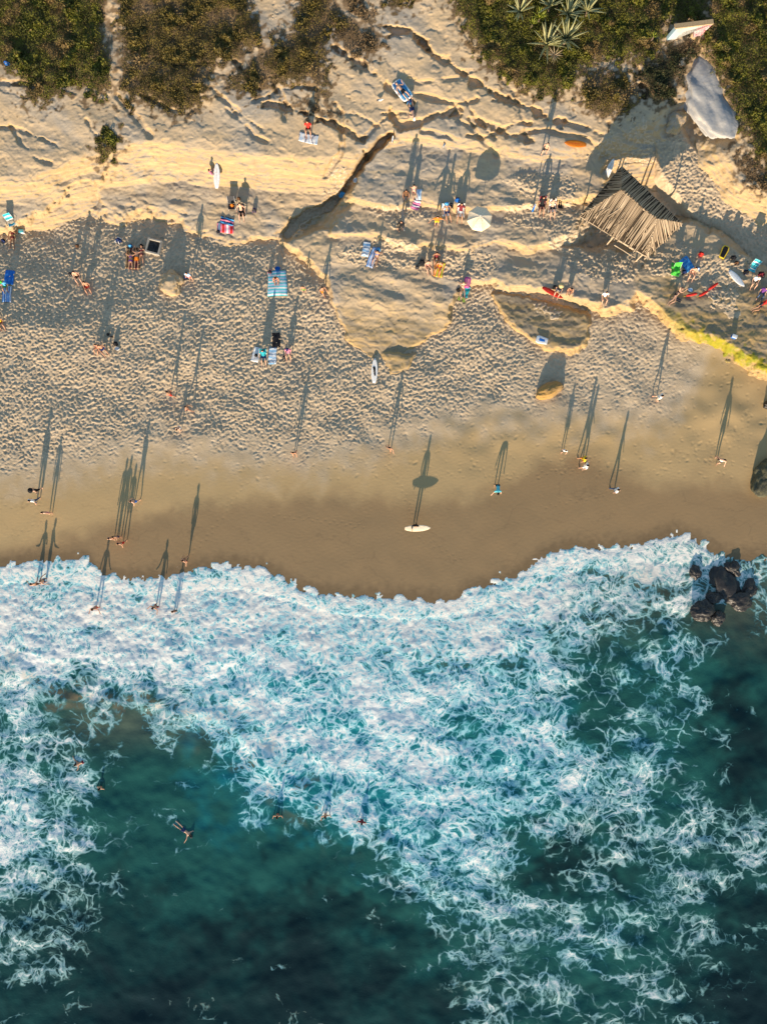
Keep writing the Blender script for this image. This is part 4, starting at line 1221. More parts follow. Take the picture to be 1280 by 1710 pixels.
# ---- boulders
def boulder(u, v, rx, ry, rz_, comp, mat, label, sink=0.25, seed=1, z=None, cat="rock", rough=0.16, name="boulder"):
    zz = gs(u, v, 8) if z is None else z
    bm = bmesh.new(); bmesh.ops.create_icosphere(bm, subdivisions=5, radius=1.0)
    from mathutils import noise as mn
    for w in bm.verts:
        n = w.co.normalized(); o_ = Vector((seed * 7.3, seed * 3.1, seed))
        d = mn.noise(n * 1.1 + o_) * rough * 2.2 + mn.noise(n * 2.7 + o_) * rough + mn.noise(n * 6 + o_) * rough * .4 + mn.noise(n * 14 + o_) * rough * .16
        q = n * (1 + d)
        # flattened tops and faces
        q.z = math.copysign(abs(q.z) ** 0.85, q.z)
        w.co = Vector((q.x * rx, q.y * ry, q.z * rz_))
    for fc in list(bm.faces):
        if fc.calc_center_median().z < -rz_ * .75: bm.faces.remove(fc)
    o = bm_obj(name, bm, mat, None, True)
    o.location = P(u, v, zz + rz_ * (1 - sink) * .35); o.rotation_euler = (0, 0, cz(comp))
    return tag(o, label, cat)
def stone_mat(name, a, b, c, sc=1.4, rough=0.85):
    s = NT(name); co = s.co()
    n1 = s.noise(co, sc, 5, 0.65, 0.4).outputs[0]; n2 = s.noise(co, sc * 5, 5, 0.7).outputs[0]
    col = s.mix(s.ramp(n1, 0.35, 0.66), a, b); col = s.mix(s.math('MULTIPLY', s.ramp(n2, 0.5, 0.75), 0.7), col, c)
    s.l(col, s.b.inputs["Base Color"]); s.b.inputs["Roughness"].default_value = rough
    s.bump(n2, 0.5, 0.08); return s.m
M_ST_OCHRE = stone_mat("ochre_stone", (0.42, 0.24, 0.06), (0.36, 0.22, 0.09), (0.20, 0.14, 0.07))
M_ST_SAND = stone_mat("sand_stone", (0.42, 0.34, 0.26), (0.48, 0.32, 0.14), (0.24, 0.19, 0.13))
M_ST_GREY = stone_mat("grey_stone", (0.42, 0.40, 0.37), (0.34, 0.34, 0.34), (0.48, 0.42, 0.34), 0.6)
M_ST_DARK = stone_mat("dark_wet_stone", (0.018, 0.016, 0.015), (0.035, 0.03, 0.026), (0.07, 0.045, 0.03), 1.6, 0.45)
M_ST_MOSS = stone_mat("mossy_stone", (0.05, 0.05, 0.035), (0.11, 0.10, 0.055), (0.22, 0.19, 0.05), 2.2)
# ------------------------------------------------------------------ the driftwood hut
def hut():
    zg = 2.7
    EAVE, RIDGE = zg + 1.75, zg + 3.55
    # roof corners and ridge ends, read off the photograph at eave and ridge height
    Lc, Tc, Rc, Bc = P(968, 360, EAVE), P(1038, 277, EAVE), P(1139, 372, EAVE), P(1080, 428, EAVE)
    r1, r2 = P(1036, 317, RIDGE), P(1095, 366, RIDGE)
    ctr = (Lc + Tc + Rc + Bc) / 4; base = Vector((ctr.x, ctr.y, zg))
    root = empty("driftwood_hut", base); tag(root, "open beach hut with a hipped roof of bleached driftwood poles", "hut")
    woods = [plain("driftwood", (0.36, 0.27, 0.18), 0.9, 0.15, 0.3, 2.0), plain("driftwood_pale", (0.48, 0.37, 0.255), 0.9, 0.15, 0.25, 2.0), plain("driftwood_dark", (0.22, 0.165, 0.11), 0.9, 0.15, 0.3, 2.0)]
    # one crooked pole, unit length along X
    poles = []
    rr = random.Random(9)
    for m in woods:
        co = []; f = []; n = 4
        for i in range(n + 1):
            t = i / n; r0 = 1.0 - .35 * t; oy = rr.uniform(-.25, .25); oz = rr.uniform(-.2, .2)
            for q in range(5):
                a = 2 * math.pi * q / 5; co.append((t, math.cos(a) * r0 + oy, math.sin(a) * r0 + oz))
        for i in range(n):
            for q in range(5): f.append((i * 5 + q, i * 5 + (q + 1) % 5, (i + 1) * 5 + (q + 1) % 5, (i + 1) * 5 + q))
        f.append(tuple(reversed(range(5)))); f.append(tuple(range(n * 5, n * 5 + 5)))
        me = bpy.data.meshes.new("pole"); me.from_pydata(co, [], f); me.update(); me.materials.append(m); me.polygons.foreach_set("use_smooth", np.ones(len(f), bool)); poles.append(me)
    def pole(name, a, b, r0, parent=root, which=None):
        d = b - a; o = bpy.data.objects.new(name, poles[rr.choice((0, 0, 1, 1, 2)) if which is None else which]); COL.objects.link(o); o.parent = parent
        o.location = a - base; o.scale = (d.length, r0, r0); o.rotation_euler = d.to_track_quat('X', 'Z').to_euler()
        return o
    up_ = Vector((0, 0, 1))
    # roof structure: ridge, hips, eaves, battens
    pole("ridge_pole", r1 - up_ * .08, r2 - up_ * .08, .07)
    for a, b in ((r1, Lc), (r1, Tc), (r2, Rc), (r2, Bc)): pole("hip_rafter", a - up_ * .10, b - up_ * .10, .06)
    for a, b in ((Lc, Tc), (Tc, Rc), (Rc, Bc), (Bc, Lc)): pole("eave_beam", a - up_ * .13, b - up_ * .13, .065)
    # added dark sheets under the poles, shade of the gaps put in as colour
    gap_sheets = []
    gap_shade = plain("roof_gap_shade", (0.05, 0.038, 0.027), .95, .1, .4, 3.0)
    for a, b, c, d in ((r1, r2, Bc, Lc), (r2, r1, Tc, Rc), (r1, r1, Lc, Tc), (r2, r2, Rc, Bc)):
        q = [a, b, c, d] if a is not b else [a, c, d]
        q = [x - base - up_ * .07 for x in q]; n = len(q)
        gap_sheets.append(mesh_obj("gap_shade_sheet", [tuple(x) for x in q] + [tuple(x - up_ * .03) for x in q], [tuple(range(n)), tuple(range(2 * n - 1, n - 1, -1))] + [(i, (i + 1) % n, n + (i + 1) % n, n + i) for i in range(n)], gap_shade, root))
    # covering poles on the four slopes
    def slope(a0, a1, b0, b1, n, par, miss=()):
        # poles run straight down the fall line, from ridge or hip to the eave
        e = (b1 - b0); Le = e.length; e.normalize()
        xa, xb = (a0 - b0).dot(e), (a1 - b0).dot(e)
        for i in range(n):
            t = (i + .5) / n + rr.uniform(-.25, .25) / n
            if any(lo < t < hi for lo, hi in miss): continue
            x = t * Le
            B = b0 + e * x
            if x < xa: A = b0.lerp(a0, x / xa)
            elif x > xb: A = b1.lerp(a1, (Le - x) / (Le - xb))
            else: A = a0.lerp(a1, (x - xa) / max(xb - xa, 1e-6))
            if (A - B).length < .15: continue
            d = (B - A).normalized()
            ex_ = rr.uniform(-.22, .34) if rr.random() < .75 else rr.uniform(-.7, -.2)
            A2 = A - d * rr.uniform(-.06, .10) + up_ * rr.uniform(0, .06); B2 = B + d * ex_ + up_ * rr.uniform(-.02, .06)
            B2 += e * rr.uniform(-.10, .10)
            pole("roof_pole", A2, B2, rr.uniform(.034, .058), par)
    slope(r1, r2, Lc, Bc, 70, gap_sheets[0], ((.62, .64),))
    slope(r1, r2, Tc, Rc, 58, gap_sheets[1])
    slope(r1, r1, Lc, Tc, 40, gap_sheets[2])
    slope(r2, r2, Rc, Bc, 44, gap_sheets[3])
    # loose layers over the front slope
    for i in range(26):
        t = rr.uniform(.03, .97); w = rr.uniform(.35, .75)
        A = r1.lerp(r2, t).lerp(Lc.lerp(Bc, t), w); d = (Lc.lerp(Bc, t) - r1.lerp(r2, t)).normalized()
        pole("loose_pole", A + up_ * .08, A + d * rr.uniform(.6, 1.1) + up_ * .07 + (Bc - Lc).normalized() * rr.uniform(-.2, .2), rr.uniform(.022, .04), gap_sheets[0])
    # a fallen frame hanging off the front eave
    q0 = Lc.lerp(Bc, .58) ; out = (Lc.lerp(Bc, .5) - r1.lerp(r2, .5)); out.z = 0; out.normalize(); al_ = (Bc - Lc).normalized()
    pole("front_rail", q0 + out * .35 - up_ * .45, q0 + out * .35 + al_ * 1.9 - up_ * .5, .045, which=1)
    pole("front_rail", q0 + out * .05 - up_ * .15, q0 + out * .05 + al_ * 1.7 - up_ * .2, .04, which=1)
    # posts
    for c in (Lc, Tc, Rc, Bc, Lc.lerp(Bc, .5), Tc.lerp(Rc, .5)):
        p = c.lerp(Vector((ctr.x, ctr.y, c.z)), .12)
        uu = UC + p.x * FPX / (DIST - zg); vv = VC - p.y * FPX / (DIST - zg)
        pole("post", Vector((p.x, p.y, gz(uu, vv) - .15)), Vector((p.x, p.y, c.z - .05)), .085)
    return root
hut()
board_z = gz(1018, 286)
surfboard(1016, 284, 1.7, .45, 20, "white", "white surfboard leaning on the shaded side of the driftwood hut", z=board_z + .5, pitch=.45)

# ---- painted wall with a round opening
def wall():
    zg = max(gz(u_, 62) for u_ in range(1108, 1184, 6)) + .02
    a, b = P(1112, 64, zg), P(1176, 56, zg); d = (b - a); L = d.length; ang_ = math.atan2(d.y, d.x)
    root = empty("graffiti_wall", (a + b) / 2 - Vector((0, 0, .0))); root.rotation_euler = (0, 0, ang_); tag(root, "low pale concrete wall with an arched opening and pink graffiti", "wall")
    H, T = 1.25, .28
    s = NT("painted_concrete"); co = s.co()
    n = s.noise(co, 3.5, 4, 0.6, 1.5).outputs[0]; n2 = s.noise(co, 1.1, 3).outputs[0]
    sx = s.n("SeparateXYZ"); s.l(co, sx.inputs[0])
    c = s.mix(s.ramp(n2, .4, .6), (0.50, 0.48, 0.44), (0.40, 0.39, 0.37))
    c = s.mix(s.math('MULTIPLY', s.ramp(sx.outputs[0], -.8, -1.5), .75), c, (0.25, 0.45, 0.55))
    scr = s.math('MULTIPLY', s.math('GREATER_THAN', s.math('SINE', s.math('MULTIPLY', n, 38.0)), .25), s.ramp(sx.outputs[0], .35, .6))
    c = s.mix(scr, c, (0.58, 0.08, 0.12)); s.l(c, s.b.inputs["Base Color"]); s.b.inputs["Roughness"].default_value = .9
    # outline with an arch
    pts = [(-L / 2, 0)]; cx, rx_, ry_ = -.1, .66, .82
    for i in range(13):
        t = math.pi - math.pi * i / 12; pts.append((cx + rx_ * math.cos(t), ry_ * math.sin(t)))
    pts += [(L / 2 - .35, 0), (L / 2, H), (-L / 2 + .25, H)]
    bm = bmesh.new(); fv = [bm.verts.new((x, -T / 2, z)) for x, z in pts]; bv = [bm.verts.new((x, T / 2, z)) for x, z in pts]
    n_ = len(pts)
    for i in range(n_): bm.faces.new((fv[i], fv[(i + 1) % n_], bv[(i + 1) % n_], bv[i]))
    bm.faces.new(list(reversed(fv))); bm.faces.new(bv); bmesh.ops.triangulate(bm, faces=[q for q in bm.faces if len(q.verts) > 4]); bmesh.ops.recalc_face_normals(bm, faces=bm.faces)
    bm_obj("wall_slab", bm, s.m, root, False)
    bm = bmesh.new(); box(bm, (-L / 2 + (L / 2 + cx - rx_) / 2, 0, -.3), (L / 2 + cx - rx_ - .04, T - .04, .58)); bm_obj("footing", bm, CM("grey"), root, False)
    bm = bmesh.new(); box(bm, ((cx + rx_ + L / 2 - .35) / 2, 0, -.3), (L / 2 - .35 - cx - rx_ - .04, T - .04, .58)); bm_obj("footing", bm, CM("grey"), root, False)
    bm = bmesh.new(); box(bm, (.06, 0, H + .045), (L - .05, T + .08, .09)); bm_obj("coping", bm, CM("tan"), root, False, .01)
wall()

# ---- fire ring
def fire_ring():
    z = gs(259, 413) ; root = empty("fire_ring", P(259, 414, z - .05), math.radians(-14)); tag(root, "square concrete fire ring filled with dark ash on trampled sand", "fire pit")
    conc = plain("concrete", (0.40, 0.36, 0.30), .9, .2, .2, 4.0); ash = plain("ash", (0.055, 0.052, 0.05), .95, .1, .5, 6.0)
    for k in range(4):
        bm = bmesh.new(); box(bm, (.53, 0, .2), (.14, 1.2 if k % 2 else .92, .44)); o = bm_obj("side_wall", bm, conc, root, False, .02); o.rotation_euler = (0, 0, k * math.pi / 2)
    bm = bmesh.new(); bmesh.ops.create_grid(bm, x_segments=10, y_segments=10, size=.47)
    for w in bm.verts: w.co.z = .24 + .03 * math.sin(9 * w.co.x) * math.cos(8 * w.co.y)
    bm_obj("ash_bed", bm, ash, root)
fire_ring()

# ---- rocks
boulder(287, 474, .95, .95, .55, 20, M_ROCK, "grey and ochre boulder half buried beside the fire ring", seed=2, sink=.5)
boulder(917, 652, 1.2, .6, .6, -24, M_ST_OCHRE, "lone ochre boulder on smooth sand below the dark rock shelf", seed=5, sink=.35, rough=.10)
boulder(1278, 796, 1.6, 1.1, .9, 120, M_ST_MOSS, "dark mossy boulder on smooth sand at the rocky end of the beach", seed=3, sink=.4)
boulder(1284, 676, .5, .4, .4, 0, M_ST_DARK, "small dark rock on sand below the algae ledge", seed=4)
boulder(1185, 168, 1.8, 3.3, .75, -24, M_ST_GREY, "large smooth grey whale-backed boulder beside the sand gully", seed=8, sink=.7, rough=.17)
boulder(1125, 205, .7, .9, .5, 30, M_ST_SAND, "small pale rock at the foot of the whale-backed boulder", seed=13, sink=.4)
boulder(1172, 1020, 1.05, .8, .55, 0, M_ST_DARK, "dark wet rock with foam along its landward side", seed=6, z=.0, rough=.24)
boulder(1207, 972, 1.25, 1.7, .38, 10, M_ST_DARK, "largest dark rock in the surf, partly washed by foam", seed=7, z=-.2, rough=.26)
boulder(1198, 1032, .55, .6, .5, 0, M_ST_DARK, "small round dark rock between two surf rocks", seed=9, z=.05)
boulder(1234, 1004, 1.0, .8, .36, 0, M_ST_DARK, "low dark surf rock at the seaward end of the group", seed=10, z=.0)
boulder(1160, 955, .5, .6, .35, 0, M_ST_DARK, "small foam-covered rock near the swash tongue", seed=11, z=-.05)

boulder(1188, 998, .6, .5, .32, 30, M_ST_DARK, "flat dark rock wedged between the larger surf rocks", seed=21, z=-.05, rough=.25)
boulder(1222, 948, .7, .5, .3, 50, M_ST_DARK, "low dark rock at the landward end of the surf rocks", seed=22, z=-.02, rough=.25)
boulder(1250, 985, .6, .7, .3, 10, M_ST_DARK, "half drowned dark rock on the open side of the surf rocks", seed=23, z=-.05, rough=.25)
# ------------------------------------------------------------------ things people brought
T_ = towel
stripe_blue = stripes("blue_white_stripes", ("sky", "white"), 9, True, .3)
stripe_pale = stripes("pale_stripes", ("aqua", "white", "pale"), 8, True, .5)
stripe_purple = stripes("purple_stripes", ("purple", "pink", "white"), 4, True, .6)
stripe_pink = stripes("pink_stripes", ("pink", "white", "red"), 4, True, .4)
pat_blue = stripes("blue_pattern", ("blue", "sky", "white"), 4, False, 1.0, True)
pat_white = stripes("white_blue_pattern", ("white", "sky", "navy"), 5, True, 1.6, True)
pat_grey = stripes("grey_pattern", ("white", "navy", "pale"), 5, True, 2.0, True)
long_blue = stripes("long_blue_stripes", ("blue", "pale", "white"), 4, False, .3)
check_blue = stripes("check_blue", ("sky", "blue"), 4, True, .5, True)

T_(515, 231, .72, 1.5, 103, pat_grey, "white and navy patterned towel on the upper sandstone slope")
T_(376, 381, .75, 1.35, 95, stripe_pink, "pink and white striped towel at the edge of the trampled sand")
T_(379, 369, .6, 1.1, 105, stripes("navy_pink", ("navy", "sky", "pink"), 3, False, .3), "bunched navy and blue towel beside the pink striped towel", crumple=.03)
T_(463, 473, 1.45, 2.05, 358, stripe_pale, "large aqua and white striped picnic towel on trampled sand", taper=1.12)
T_(428, 592, .62, 1.22, 18, "white", "plain white towel with a black bag on it")
T_(455, 594, .64, 1.38, 4, pat_white, "white towel printed with pale blue beside the plain white one")
T_(461, 568, .64, 1.22, 357, "black", "black towel spread out above two white towels")
T_(611, 416, .58, 1.2, 10, pat_white, "pale blue patterned towel lying empty on the sandy terrace")
T_(622, 430, .55, 1.65, 20, long_blue, "blue and white lengthwise striped towel under a sunbather")
T_(694, 342, .62, .75, 20, stripe_purple, "purple and pink striped towel on the middle terrace")
T_(699, 325, .4, .85, 5, "pale", "pale blue towel beside the purple striped towel")
T_(778, 487, .45, .9, 15, "teal", "teal towel beside the magenta mat")
T_(1146, 441, .75, 1.15, 325, check_blue, "bright blue zigzag patterned towel next to the green chair cover")
T_(12, 491, .7, 1.3, 4, long_blue, "blue and white streaked towel at the back of the beach")
T_(16, 463, .75, 1.15, 8, "blue", "plain bright blue towel above the streaked towel")
T_(733, 450, .75, 1.2, 15, stripes("lime_orange", ("orange", "yellow", "lime"), 4, False, .5), "orange and yellow striped towel under the seated trio")
T_(223, 431, 1.25, 1.75, 2, stripes("tan_red", ("tan", "brown", "maroon"), 5, False, .3), "tan and brown striped towels under the sunbathers by the fire ring", crumple=.01)
T_(1131, 500, .6, .3, 40, "charcoal", "small dark cloth under the sunbather on the ledge")

surfboard(362, 293, 1.9, .5, 3, "white", "white surfboard lying at the foot of the bright rock face", pitch=.2, dz=.15)
surfboard(625, 619, 2.0, .52, 2, "white", "white surfboard with a dark wetsuit laid on its deck", pitch=.10, dz=.05)
o = draped("laid_wetsuit", 625, 620, .2, .75, 350, CM("black"), "black wetsuit laid out on the white surfboard", "wetsuit", lift=.22, taper=.55)
surfboard(1229, 465, 1.75, .52, 137, "white", "pale blue-white surfboard with pointed nose lying on the algae-rimmed ledge", stripe="pale")
surfboard(922, 489, 1.85, .40, 118, "red", "long narrow red paddle board at the rim of the ledge", stripe="orange", fins=False)
surfboard(960, 240, 1.7, .55, 276, "orange", "bright orange surfboard lying on the upper slope", stripe="red")
surfboard(673, 367, 1.75, .42, 355, "grey", "pale grey surfboard carried by the walker in a black wetsuit", dz=.62, roll=1.2)
bodyboard(1208, 421, 1.05, .55, 25, "yellow", "black", "yellow bodyboard with black deck at the rim of the ledge")
bodyboard(904, 568, .95, .62, 285, "white", "blue", "white bodyboard with a blue deck patch on the dark shelf", ps=(.5, .35))
bodyboard(780, 472, .85, .48, 8, "magenta", "pink", "magenta bodyboard beside the sitter in a black bikini", dz=.25)
float_tube(1154, 492, .9, 78, "red foam rescue float lying nearest the lying sunbather")
float_tube(1174, 490, .8, 60, "red foam rescue float in the middle of three")
float_tube(1190, 478, .95, 55, "red foam rescue float farthest from the lying sunbather")
swim_fin(768, 494, 200, "lime", "lime green swim fin beside the teal towel", "pair of lime fins")
swim_fin(773, 497, 170, "lime", "lime green swim fin tip down below the teal towel", "pair of lime fins")
swim_fin(933, 340, 185, "black", "black swim fin nearer the white chair standing in sand beside the two chairs", "pair of black fins")
swim_fin(936, 341, 175, "black", "black swim fin standing in sand beside the two chairs", "pair of black fins")

umbrella(796, 352 + 26, .98, 1.95, "cream", "large cream octagonal beach umbrella on the middle terrace")

beach_chair(22, 374, 160, "aqua", "aqua patterned beach chair at the foot of the bluff beside the small cool box", pat=stripes("aqua_pat", ("aqua", "white", "teal"), 4, True, .8))
beach_chair(388, 346, 180, "charcoal", "dark low beach chair with an orange bag on its seat")
beach_chair(405, 358, 180, "black", "black round-backed beach chair with a sitter in it")
beach_chair(744, 357, 170, "aqua", "turquoise and white beach chair near the cream umbrella", pat=stripes("aqua_white", ("sky", "white"), 2, False, .3))
beach_chair(768, 358, 180, "white", "white beach chair right beside the cream umbrella")
beach_chair(903, 346, 180, "maroon", "black and red beach chair on the terrace beside the closed blue umbrella")
beach_chair(920, 350, 175, "white", "white beach chair beside the black and red one")
beach_chair(1127, 455, 175, "green", "beach chair draped in a bright green cover")
draped("chair_cover", 1127, 450, .66, 1.0, 5, CM("green"), "bright green cloth cover draped over a beach chair", "cover", lift=.42, crumple=.05)
beach_chair(1253, 450, 205, "teal", "turquoise striped beach chair on the shaded sand", pat=stripes("teal_stripe", ("teal", "aqua", "white"), 3, True, .1))
beach_chair(441, 597, 180, "teal", "low teal and navy chair between the two white towels")

# inflatable raft
def raft(u, v, comp):
    z = gmax(u, v, 8) + .02; root = empty("inflatable_raft", P(u, v, z), cz(comp)); tag(root, "blue inflatable raft with a white rim carrying a sunbather", "raft")
    W, L = .42, .8; bm = bmesh.new(); pts = []
    for i in range(28):
        a = 2 * math.pi * i / 28; pts.append(Vector((math.copysign(abs(math.cos(a)) ** .35, math.cos(a)) * W, math.copysign(abs(math.sin(a)) ** .35, math.sin(a)) * L, .1)))
    for a, b in zip(pts, pts[1:] + pts[:1]): rod(bm, a, b, .07, None, 8)
    bm_obj("rim_tube", bm, CM("white"), root)
    for k in range(5):
        bm = bmesh.new(); rod(bm, (-W + .02 + .17 * k + .08, -L + .04, .09), (-W + .02 + .17 * k + .08, L - .04, .09), .085, None, 8); bm_obj("air_chamber", bm, CM("sky"), root)
    return z + .19
zr = raft(671, 152, 322)

BAGS = [
 ("backpack", 14, 108, .5, 0, "blue", "navy", "blue backpack left at the edge of the green shrubs"),
 ("backpack", 7, 403, .4, 30, "navy", "black", "small navy backpack on shaded sand by the aqua chair"),
 ("backpack", 200, 403, .62, 20, "navy", "white", "navy backpack with a white mark near the sunbathers"),
 ("backpack", 219, 412, .42, 0, "sky", "navy", "light blue bag at the heads of the sunbathers"),
 ("backpack", 311, 464, .42, 0, "navy", "black", "dark bag beside the half buried boulder"),
 ("backpack", 143, 482, .42, 10, "black", "charcoal", "black bag between the two seated people on trampled sand"),
 ("backpack", 118, 458, .35, 0, "black", "grey", "small black bag behind the pale seated person"),
 ("backpack", 388, 344, .36, 0, "orange", "black", "orange bag sitting on the dark beach chair"),
 ("backpack", 425, 353, .45, 0, "charcoal", "purple", "dark bag with purple pocket right of the round-backed chair"),
 ("backpack", 399, 333, .35, 0, "brown", "black", "small brown bag behind the round-backed chair"),
 ("backpack", 365, 388, .38, 0, "black", "navy", "black bag at the end of the pink striped towel"),
 ("backpack", 451, 455, .42, 15, "black", "pink", "black bag at the corner of the picnic towel"),
 ("backpack", 428, 594, .36, 0, "black", "charcoal", "black bag lying on the plain white towel"),
 ("backpack", 475, 598, .42, 0, "charcoal", "black", "dark bag beside the pink-shirted sitter"),
 ("backpack", 194, 575, .48, 0, "black", "charcoal", "larger black bag right of the sitter in blue shorts"),
 ("backpack", 181, 559, .28, 0, "black", "charcoal", "small black bag farthest from the sitter in blue shorts"),
 ("backpack", 187, 563, .28, 0, "black", "grey", "small black bag with grey pocket by the larger black bag"),
 ("backpack", 704, 440, .6, 0, "black", "charcoal", "large black bag behind the seated trio"),
 ("backpack", 696, 448, .4, 0, "charcoal", "black", "smaller dark bag at the side of the seated trio"),
 ("backpack", 764, 486, .5, 0, "black", "charcoal", "black bag beside the black bikini sitter"),
 ("backpack", 632, 418, .42, 0, "sky", "blue", "blue bag at the head of the striped towel"),
 ("backpack", 763, 336, .5, 0, "blue", "navy", "blue bag behind the chairs by the cream umbrella"),
 ("backpack", 752, 345, .5, 0, "charcoal", "black", "dark grey bag between turquoise chair and white chair"),
 ("backpack", 683, 173, .5, 10, "navy", "sky", "navy bag between the raft and the sunbather with white cap"),
 ("backpack", 1140, 456, .48, 0, "navy", "black", "dark navy bag in front of the zigzag towel"),
 ("backpack", 1163, 450, .36, 0, "pale", "blue", "pale blue bag right of the seated person by the zigzag towel"),
 ("backpack", 1168, 426, .5, 15, "red", "maroon", "upright red bag on the ledge behind the zigzag towel"),
 ("backpack", 1222, 432, .5, 0, "black", "charcoal", "black bag beside the yellow bodyboard"),
 ("backpack", 1228, 440, .4, 0, "brown", "black", "brown bag beside the black bag near the bodyboard"),
 ("backpack", 1243, 456, .5, 0, "black", "navy", "black bag in front of the turquoise striped chair"),
 ("backpack", 1268, 460, .6, 0, "maroon", "black", "dark red bag behind the turquoise striped chair"),
 ("backpack", 925, 481, .45, 0, "black", "charcoal", "black bag beside the straw-hatted person"),
 ("backpack", 130, 412, .38, 0, "brown", "charcoal", "small brown bag alone on trampled sand"),
]
for kind, u, v, s, c, a, b, lab in BAGS:
    backpack(u, v, s, c, a, b, lab, lift=.24 if "sitting on the dark" in lab else (.04 if "lying on the plain" in lab else 0))
tote(571, 327, .55, 0, "sky", "bright blue round tote bag in the rock crevice", .7)
tote(594, 303, .4, 0, "white", "white bag in the rock crevice above the blue tote")
tote(1151, 485, .35, 40, "pale", "small pale bag beside the red floats", .7)
tote(464, 450, .4, 0, "blue", "blue bag at the top of the picnic towel")
tote(197, 583, .36, 0, "white", "small white bag below the larger black bag")
cooler(38, 388, 0, "white", "aqua", "small white cool box beside the aqua chair", .8)
cooler(1223, 563, 20, "blue", "white", "blue and white cool box on the dark ledge near the algae", .8)
bm = bmesh.new(); root = empty("closed_umbrella", P(887, 356, gs(887, 356))); tag(root, "closed blue umbrella standing by the black and red chair", "umbrella")
rod(bm, (0, 0, -.1), (0, .1, 1.5), .015); bm_obj("pole", bm, CM("white"), root)
bm = bmesh.new(); rod(bm, (0, .03, .35), (0, .09, 1.4), .09, .03, 8); bm_obj("furled_canopy", bm, CM("blue"), root)
gull(655, 236, 10, "gull standing on bare rock left of the long shadow"); gull(741, 244, 200, "gull standing on bare rock between two long shadows"); gull(634, 170, 90, "white gull high on the slope left of the raft")
